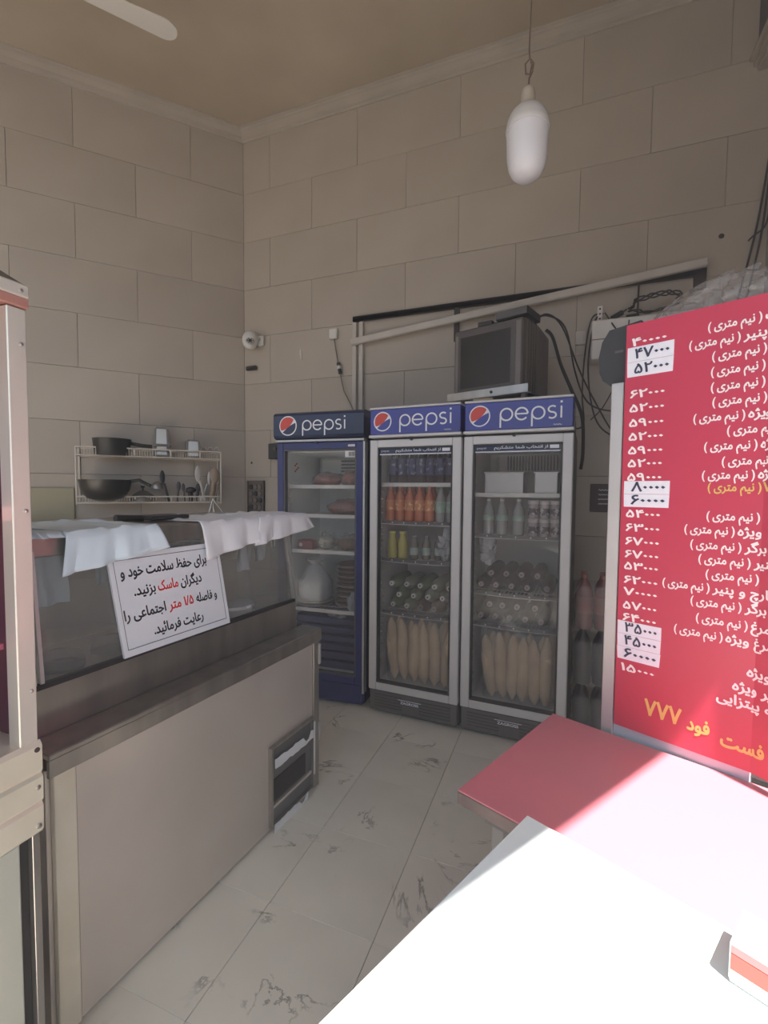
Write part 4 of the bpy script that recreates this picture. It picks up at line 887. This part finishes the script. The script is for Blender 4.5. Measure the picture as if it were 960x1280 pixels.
# contents of the case
for k, (y, r_) in enumerate(((-.965, .07), (-.80, .06))):
    t = thing('steel_tray_dome', ['shiny clear topped tub at the left end inside the display case', 'second clear topped tub inside the display case behind the notice'][k], 'tub', cw(-.27, y, .80), CR)
    part('tub', MB().lathe([(r_ * .8, 0), (r_, .05), (r_ * 1.02, .055)], 24), STEELS, t, True); part('lid', MB().lathe([(r_ * 1.02, .055), (r_ * .9, .085), (r_ * .4, .10), (.004, .102)], 24), WRAP, t, True)
t = thing('cardboard_box', 'beige carton beside the notice inside the display case', 'box', cw(-.33, -.335, .80), CR); part('carton', MB().box(-.10, .10, -.09, .06, 0, .24, .004), mat('beige carton', (.46, .38, .31), .8), t); part('flap', MB().box(.10, .105, -.08, .05, .20, .285), mat('beige flap', (.52, .44, .36), .8), t)
t = thing('white_tub', 'white plastic tub below the beige carton inside the display case', 'tub', cw(-.19, -.34, .80), CR); part('tub_body', MB().lathe([(.06, 0), (.075, .10), (.078, .103)], 24), WPLAS, t, True); part('tub_lid', MB().lathe([(.080, .10), (.080, .112), (.07, .114)], 24), WHITE, t, True)
for k, (y, z, wd, h, lab) in enumerate(((-.245, 1.03, .07, .16, 'larger white bag hanging inside the case near its far end'), (-.145, 1.06, .05, .13, 'smaller white bag hanging nearer the far end of the case'), (-1.02, 1.05, .10, .15, 'pale bag hanging inside the case at its left end'), (-.80, 1.08, .11, .13, 'bluish bag hanging inside the case below the left sheet'))):
    mb = MB(); mb.grid(12, 8, lambda u, v, k=k, wd=wd, h=h: (.012 * math.sin(u * 11 + v * 3 + k) * (1 - v * .5), (u - .5) * wd * (1.25 - .25 * v), h * v)); mb.grid(12, 8, lambda u, v, k=k, wd=wd, h=h: (-.014 + .012 * math.sin(u * 9 + v * 4 + k), (u - .5) * wd * (1.25 - .25 * v), h * v))
    solo('hanging_bag', mb, CLOTH if k < 2 else CLOTHB, lab, 'bag', cw(-.22, y, z), CR, group='bags hanging inside the display case', smooth=True)
lp_ = MB().tube([(0, .0, .10), (0, -.012, .05), (0, -.008, 0), (0, .010, 0), (0, .012, .05), (0, .0, .10)], .004, 6); solo('white_loop', lp_, WHITE, 'thin white loop hanging at the far end of the case', 'loop', cw(-.20, -.085, 1.115), CR, smooth=True)
# plastic sheets draped over the top
def sheet(y0, y1, back_, hang0, hang1, label, m, seed, lift=0.0, sk=0):
    mb = MB(); nu, nv = 40, 34; X = -.126; Z = 1.2585 + lift
    def f(u, v):
        y = y0 + (y1 - y0) * u; hang = hang0 + (hang1 - hang0) * u; tot = back_ + hang; d = tot * v
        hang *= 1 + .06 * math.sin(u * 17 + seed); w_ = noise.noise(Vector((u * 5, v * 4, seed))) * .010 + .004 * math.sin(u * 26 + seed + v * 4)
        if d < back_: x = X - back_ + d; z = Z + max(w_, -.0005) * .9 + .002
        else:
            q = (d - back_) / hang; a = min(1, q * 4); x = X + .010 * math.sin(a * PI / 2) + .018 * q * abs(math.sin(u * 9 + seed)) + max(w_, 0) * q * 1.4; z = Z + .002 - hang * q
            y += sk * q * (u - .5 if sk > 0 else u)
        return (x + .004 + lift, y, z)
    mb.grid(nu, nv, f); o = solo('plastic_sheet', mb, m, label, 'sheet', cw(0, 0, 0), CR, smooth=True)
    md = o.modifiers.new('thickness', 'SOLIDIFY'); md.thickness = .0012; return o
sheet(-1.125, -1.015, .42, .010, .012, 'bluish folded sheet edge lying on the counter top far left', CLOTHB, 1)
sheet(-1.02, -.745, .36, .118, .075, 'bluish white plastic sheet draped over the left of the counter', CLOTHB, 2, .003, .05)
sheet(-.57, -.20, .30, .135, .085, 'white plastic sheet draped over the counter above the notice edge', CLOTH, 4)
sheet(-.27, .05, .26, .115, .07, 'white plastic sheet draped over the far end of the counter', CLOTH, 7, .004, .10)
kn = thing('dark_tablet', 'dark flat handled tray lying on the counter top between the sheets', 'tray', cw(-.33, -.62, 1.258), CR)
part('tray_body', MB().box(-.055, .055, -.02, .14, .004, .020, .004), DARK, kn); part('handle', MB().tube([(0, -.02, .010), (0, -.12, .016)], .012, 8), DARK, kn); part('rivet', MB().lathe([(.007, .019), (.006, .023)], 8, (0.03, .11, 0)), ALU, kn)
# notice
NZ0, NH = .882, .300
sg = thing('notice_sign', 'white notice with black and red Persian writing leaning on the glass', 'sign', cw(0, 0, 0), CR)
def nf(s_, v, h):  # s along counter, v up the glass
    z = NZ0 + v * .9945; return (lean(z) + .006 + h, s_ - .045 * 0, z)
ns = lambda s_, v, h: nf(s_ - .028 * (v - .15) / .3, v, h)
b_ = MB().prism([(-.895, -.004), (-.478, -.004), (-.478, NH), (-.895, NH)], 0, .008, ns); part('board', b_, mat('notice paper', (.72, .72, .78), .45), sg)
nb = MB(); nb.ribbon([(-.880, .017), (-.493, .017), (-.493, .284), (-.880, .284)], .0022, lambda x, y, h: ns(x, y, .0082 + h), closed=True, th=.0006); part('border_line', nb, BLACK, sg)
nt_ = lambda x, y, h: ns(x, y, .0084 + h)
REDI = mat('red ink', (.72, .05, .05), .5)
for s_, a, b, y, m_, h in (('برای حفظ سلامت خود و', -.865, -.545, .232, BLACK, .046), ('دیگران', -.664, -.578, .172, BLACK, .043), ('ماسک', -.750, -.675, .172, REDI, .043), ('بزنید.', -.832, -.760, .172, BLACK, .043), ('و فاصله', -.612, -.522, .104, BLACK, .043), ('۱/۵ متر', -.722, -.626, .104, REDI, .043), ('اجتماعی را', -.875, -.735, .104, BLACK, .043), ('رعایت فرمائید.', -.788, -.596, .040, BLACK, .043)):
    text('lettering', s_, m_, sg, nt_, a, b, y, h, .028)

# ------------------------------------------------------------------ kiosk at the left edge
ks = thing('metal_kiosk', 'dented pale metal kiosk stand at the left edge', 'kiosk', (1.6, -2.748, 0), 0)
PINKM = mat('kiosk steel', (.80, .74, .67), .38, .55, scale=2, col2=(.70, .66, .60), bump=.15, bscale=6)
ps_ = part('corner_post', MB().box(-.035, 0, -.036, -.001, .85, 1.73, .002), PINKM, ks)
for z in (1.66, 1.33, .96): part('rivet', MB().lathe([(.0042, -.001), (.0036, .003), (.001, .004)], 10, axis='x', c=(0, -.012, z)), STEELS, ps_, True)
cp_ = part('roof_cap', MB().box(-.55, .004, -.60, .003, 1.732, 1.752, .002), mat('pink red trim', (.50, .24, .20), .4, .4), ks)
part('cap_band', MB().box(-.55, .006, -.60, .004, 1.752, 1.778, .003), PINKM, cp_); part('rivet', MB().lathe([(.0042, 0), (.003, .003)], 10, (.006, -.012, 1.763), 'x'), STEELS, cp_)
part('roof', MB().add([(.0, .0, 1.778), (.0, -.6, 1.778), (-.55, -.6, 1.778), (-.55, 0, 1.778), (-.2, -.15, 1.93), (-.2, -.45, 1.93), (-.4, -.45, 1.93), (-.4, -.15, 1.93)], [(3, 2, 1, 0), (4, 5, 6, 7), (0, 1, 5, 4), (1, 2, 6, 5), (2, 3, 7, 6), (3, 0, 4, 7)]), mat('brown roof metal', (.13, .11, .085), .5, .4), ks)
bd_ = MB(); pz = [(.655, .0), (.662, .004), (.712, .006), (.720, .001), (.726, .006), (.775, .007), (.782, .001), (.79, .006), (.842, .006), (.852, .0)]
n = len(pz); bd_.add([(x, .002, z) for z, x in pz] + [(x, -.60, z) for z, x in pz], [(i, i + 1, n + i + 1, n + i) for i in range(n - 1)]); bd_.box(-.55, -.002, -.60, .001, .656, .851)
bdo = part('ribbed_band', bd_, DENT, ks)
for z in (.835, .755, .672): part('rivet', MB().lathe([(.006, .002), (.005, .008), (.002, .009)], 10, (.0, -.008, z), 'x'), BROWNB if z > .8 else STEELS, bdo, True)
part('lower_panel', MB().box(-.55, -.002, -.60, -.040, .02, .655, .003), mat('pale lower steel', (.70, .70, .62), .38, .55, bump=.12, scale=3, bscale=5), ks)
part('lower_post', MB().box(-.02, -.004, -.016, -.001, .02, .655, .001), STEEL, ks); part('dark_gap', MB().box(-.55, -.02, -.040, -.004, .02, .655), DARK, ks)  # dark block set into the gap, standing for its shade
part('back_wall', MB().box(-.55, -.53, -.60, 0, .85, 1.73), mat('maroon liner', (.12, .03, .05), .5), ks); part('side_wall', MB().box(-.55, -.036, -.010, -.004, .852, 1.73), mat('maroon side', (.12, .035, .06), .5), ks); part('inner_shelf', MB().box(-.53, -.04, -.60, -.037, 1.31, 1.34), mat('pink shelf', (.62, .22, .25), .5), ks); part('inner_shelf', MB().box(-.53, -.04, -.60, -.037, 1.05, 1.062), mat('rose shelf', (.30, .06, .10), .5), ks)
solo('wrapped_food', crumple(MB(), (0, 0, .05), .12, .1, .055, 40, .12), BAG, 'crumpled clear bag inside the kiosk just above its band', 'bag', (1.42, -2.93, .852), smooth=True)

# ------------------------------------------------------------------ menu board
BA = R(-26); BX0, BZ0, BZ1, BEND = 0.0, .775, 1.792, .282
mb_ = thing('menu_board', 'large red menu board with white prices standing behind the red table', 'sign', (2.750, -2.049, 0), BA)
def bf(x, z, h):
    """flat left leaf, right leaf folded forward at BEND"""
    if x <= BEND: return (x, -h, z)
    a = R(-20); d = x - BEND; return (BEND + d * math.cos(a) + h * math.sin(a), d * math.sin(a) - h * math.cos(a), z)
pn = MB()
for xa, xb in ((0, BEND), (BEND, .62)):
    vs = [bf(x, z, h) for h in (0, .006) for x, z in ((xa, BZ0), (xb, BZ0), (xb, BZ1), (xa, BZ1))]
    pn.add(vs, [(0, 1, 2, 3), (7, 6, 5, 4), (0, 4, 5, 1), (1, 5, 6, 2), (2, 6, 7, 3), (3, 7, 4, 0)])
part('red_panel', pn, RED, mb_)
part('left_post', MB().box(-.034, -.004, -.004, .030, 0, 1.655, .002), ALU, mb_); part('rear_post', MB().box(.50, .53, .16, .19, 0, 1.70, .002).box(.50, .53, .012, .16, 1.60, 1.63), ALU, mb_)
part('bottom_rail', MB().box(-.004, BEND, .0, .022, .742, .774, .002), mat('bluish rail', (.45, .50, .56), .4, .2), mb_); part('backing', MB().box(.0, .52, .006, .012, .76, 1.78), DGREY, mb_)
tf = lambda x, y, h: bf(x, y, .0062 + h)
STK = mat('price sticker', (.74, .72, .78), .5); SCR = mat('marker ink', (.03, .03, .07), .5)
for x0, x1, z0, z1, rows in ((.004, .106, 1.662, 1.735, ('۴۷۰۰۰', '۵۲۰۰۰')), (.006, .108, 1.340, 1.405, ('۸۰۰۰۰', '۶۰۰۰۰')), (.002, .102, .951, 1.050, ('۳۵۰۰۰', '۴۵۰۰۰', '۶۰۰۰۰'))):
    n = len(rows); sp = (z1 - z0) / n
    for i, s_ in enumerate(rows):
        za = z1 - (i + 1) * sp; o = part('price_sticker', MB().prism([(x0 + .001 * i, za + .0006), (x1 - .001 * i, za + .0006), (x1, za + sp), (x0, za + sp)], 0, .0006, tf), STK, mb_)
        text('handwritten_price', s_, SCR, o, lambda x, y, h: bf(x, y, .0070 + h), x0 + .018, x1 - .010, za + sp * .22, .034, .022)
z = 1.749
PR = [('۴۰۰۰۰', 1.741), ('۶۲۰۰۰', 1.614), ('۵۲۰۰۰', 1.579), ('۵۹۰۰۰', 1.543), ('۵۲۰۰۰', 1.509), ('۵۹۰۰۰', 1.475), ('۵۲۰۰۰', 1.443), ('۵۹۰۰۰', 1.409), ('۵۴۰۰۰', 1.318), ('۶۳۰۰۰', 1.283), ('۶۷۰۰۰', 1.249), ('۶۷۰۰۰', 1.216), ('۵۳۰۰۰', 1.186), ('۶۲۰۰۰', 1.151), ('۷۰۰۰۰', 1.121), ('۵۷۰۰۰', 1.086), ('۶۴۰۰۰', 1.055), ('۱۵۰۰۰', .926)]
for s_, z in PR: text('printed_price', s_, PINKW, mb_, tf, .014, .089, z - .003, .027, .026)
NM = '( نیم متری )'
def item(u0, z, tail, m_=PINKW):
    text('menu_line', NM, m_, mb_, tf, u0, u0 + .094, z, .026, .026)
    if tail: text('menu_line', tail, m_, mb_, tf, u0 + .100, None, z, .0275, .026)
for u0, z, tail in ((.172, 1.738, 'ت'), (.137, 1.705, 'و پنیر'), (.182, 1.672, ''), (.181, 1.638, ''), (.182, 1.604, ''), (.186, 1.571, ''), (.151, 1.538, 'ویژه'), (.215, 1.506, ''), (.174, 1.473, 'ویژه'), (.208, 1.439, ''), (.172, 1.409, 'ویژه'),
                    (.184, 1.318, ''), (.142, 1.286, 'ویژه'), (.155, 1.252, 'برگر'), (.172, 1.220, 'پنیر'), (.187, 1.187, ''), (.101, 1.155, 'قارچ و پنیر'), (.160, 1.122, 'برگر'), (.172, 1.084, 'مرغ'), (.129, 1.049, 'مرغ ویژه')): item(u0, z, tail)
item(.184, 1.382, '۷۷۷', GOLD)
for s_, u0, z in (('ویژه', .269, .984), ('پر ویژه', .245, .947), ('سه پیتزایی', .217, .914)): text('menu_line', s_, PINKW, mb_, tf, u0, None, z, .030, .03)
text('shop_name', '۷۷۷', GOLD, mb_, tf, .072, .150, .828, .056, .03); text('shop_name', 'فود', GOLD, mb_, tf, .163, .206, .826, .042, .035); text('shop_name', 'فست', GOLD, mb_, tf, .228, .308, .814, .042, .035)
sk = thing('black_speaker', 'black round shouldered speaker behind the top left of the menu board', 'speaker', (2.735, -2.022, 1.656), BA)
part('speaker_body', MB().prism([(-.048, .035), (-.052, .075), (-.044, .115), (-.026, .142), (.05, .150), (.05, 0), (-.022, 0), (-.04, .015)], .0, .09, lambda x, z, h: (x, h, z)), DARK, sk); part('speaker_badge', MB().box(-.010, .010, -.001, .0, .08, .086), DGREY, sk)
part('support_arm', MB().box(.0, .03, .03, .05, -.05, 0), DGREY, sk)
pb = MB()
def pbf(u, v):
    x = .04 + .36 * u; env = math.sin(PI * min(1, u * 1.15)) ** .6 * (.085 + .0 * u) if u < .87 else .085 * max(.35, math.sin(PI * min(1, u * 1.15))) ** .6
    zz = 1.775 + env * math.sin(PI * v * .5) if v < 1 else 1.775
    z = 1.772 + (env + .02) * math.sin(PI * v); y = .012 + .09 * (1 - math.cos(PI * v)) / 2
    k = noise.noise(Vector((u * 14, v * 7, 3.1))) * .022 + noise.noise(Vector((u * 40, v * 20, 1))) * .006; return (x + k, y + k, z + k * (v * (1 - v) * 4))
pb.grid(90, 34, pbf); solo('clear_plastic_roll', pb, clear_mat('rumpled clear plastic', (.93, .92, .92), .16, (.66, .60, .58), .08, bump=1.0, wr=26, fres=1.6), 'heap of crumpled clear plastic on top of the menu board', 'plastic', (2.750, -2.049, 0), BA, smooth=True)

# ------------------------------------------------------------------ red table and white table
RT = math.atan2(-.173, .413)
tb = thing('red_table', 'red laminate table standing in front of the menu board', 'table', (2.600, -2.007, 0), RT)
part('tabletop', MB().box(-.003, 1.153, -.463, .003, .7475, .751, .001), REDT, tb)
part('edge_band', MB().box(-.004, 1.154, -.464, .004, .720, .7475, .002), mat('worn brown table edge', (.20, .14, .13), .7, var=.4), tb)
part('apron', MB().box(.05, 1.10, -.44, -.43, .695, .724).box(.05, 1.10, -.03, -.02, .695, .724).box(.05, .06, -.43, -.03, .695, .724), DGREY, tb)
for x, y in ((.075, -.435), (.075, -.045), (1.05, -.435), (1.05, -.045)): part('leg', MB().box(x - .014, x + .014, y, y + .028, .0, .724, .002), mat('dull leg %d' % int(x * 10 - y * 100), (.20, .19, .19), .5, .3), tb)
WTA = R(-25)
wh = thing('white_table', 'pale blue white table in strong sun in the foreground', 'table', (2.562, -2.502, 0), WTA)
wt_ = MB(); z1 = .780
WTL = [(0, 0), (1.15, 0), (1.15, -1.0), (.015, -1.0)]
wt_.prism(WTL, .757, z1); part('tabletop', wt_, WT, wh); part('under_frame', MB().box(.03, 1.10, -.96, -.04, .722, .757), DGREY, wh)
for x, y in ((.05, -.06), (1.06, -.06), (.06, -.93), (1.06, -.93)): part('leg', MB().box(x, x + .03, y, y + .03, 0, .722, .002), DGREY, wh)
nb_ = thing('red_white_packet', 'red and white carton lying on the white table at the right edge', 'packet', (2.812, -2.712, .782), R(-28))
part('carton', MB().box(0, .20, 0, .07, 0, .048, .002), WT, nb_); part('print_band', MB().box(.002, .198, -.0012, 0, .016, .036), REDP, nb_); part('print_band', MB().box(.002, .198, -.0012, 0, .037, .0465), mat('grey red print', (.35, .16, .16), .5), nb_); part('print_band', MB().box(.002, .198, -.0012, 0, .001, .012), ALU, nb_)

# ------------------------------------------------------------------ scatter volume added to imitate lens veil glare, not real haze
hz = bpy.data.materials.new('lens veil scatter'); hz.use_nodes = True; t = hz.node_tree; t.nodes.clear()
o = t.nodes.new('ShaderNodeOutputMaterial'); v = t.nodes.new('ShaderNodeVolumeScatter'); v.inputs['Density'].default_value = .03; v.inputs['Anisotropy'].default_value = .2; v.inputs['Color'].default_value = (1, .93, .92, 1)
t.links.new(v.outputs[0], o.inputs['Volume'])
ho = struct('glare_volume', MB().prism([(-.05, -.001), (3.67, -.001), (3.67, -2.6), (FA.x + .6, FA.y + 1), (FA.x, -4.36), (-1.99, -4.36), (-1.99, -2.26)], .003, 4.37), hz)
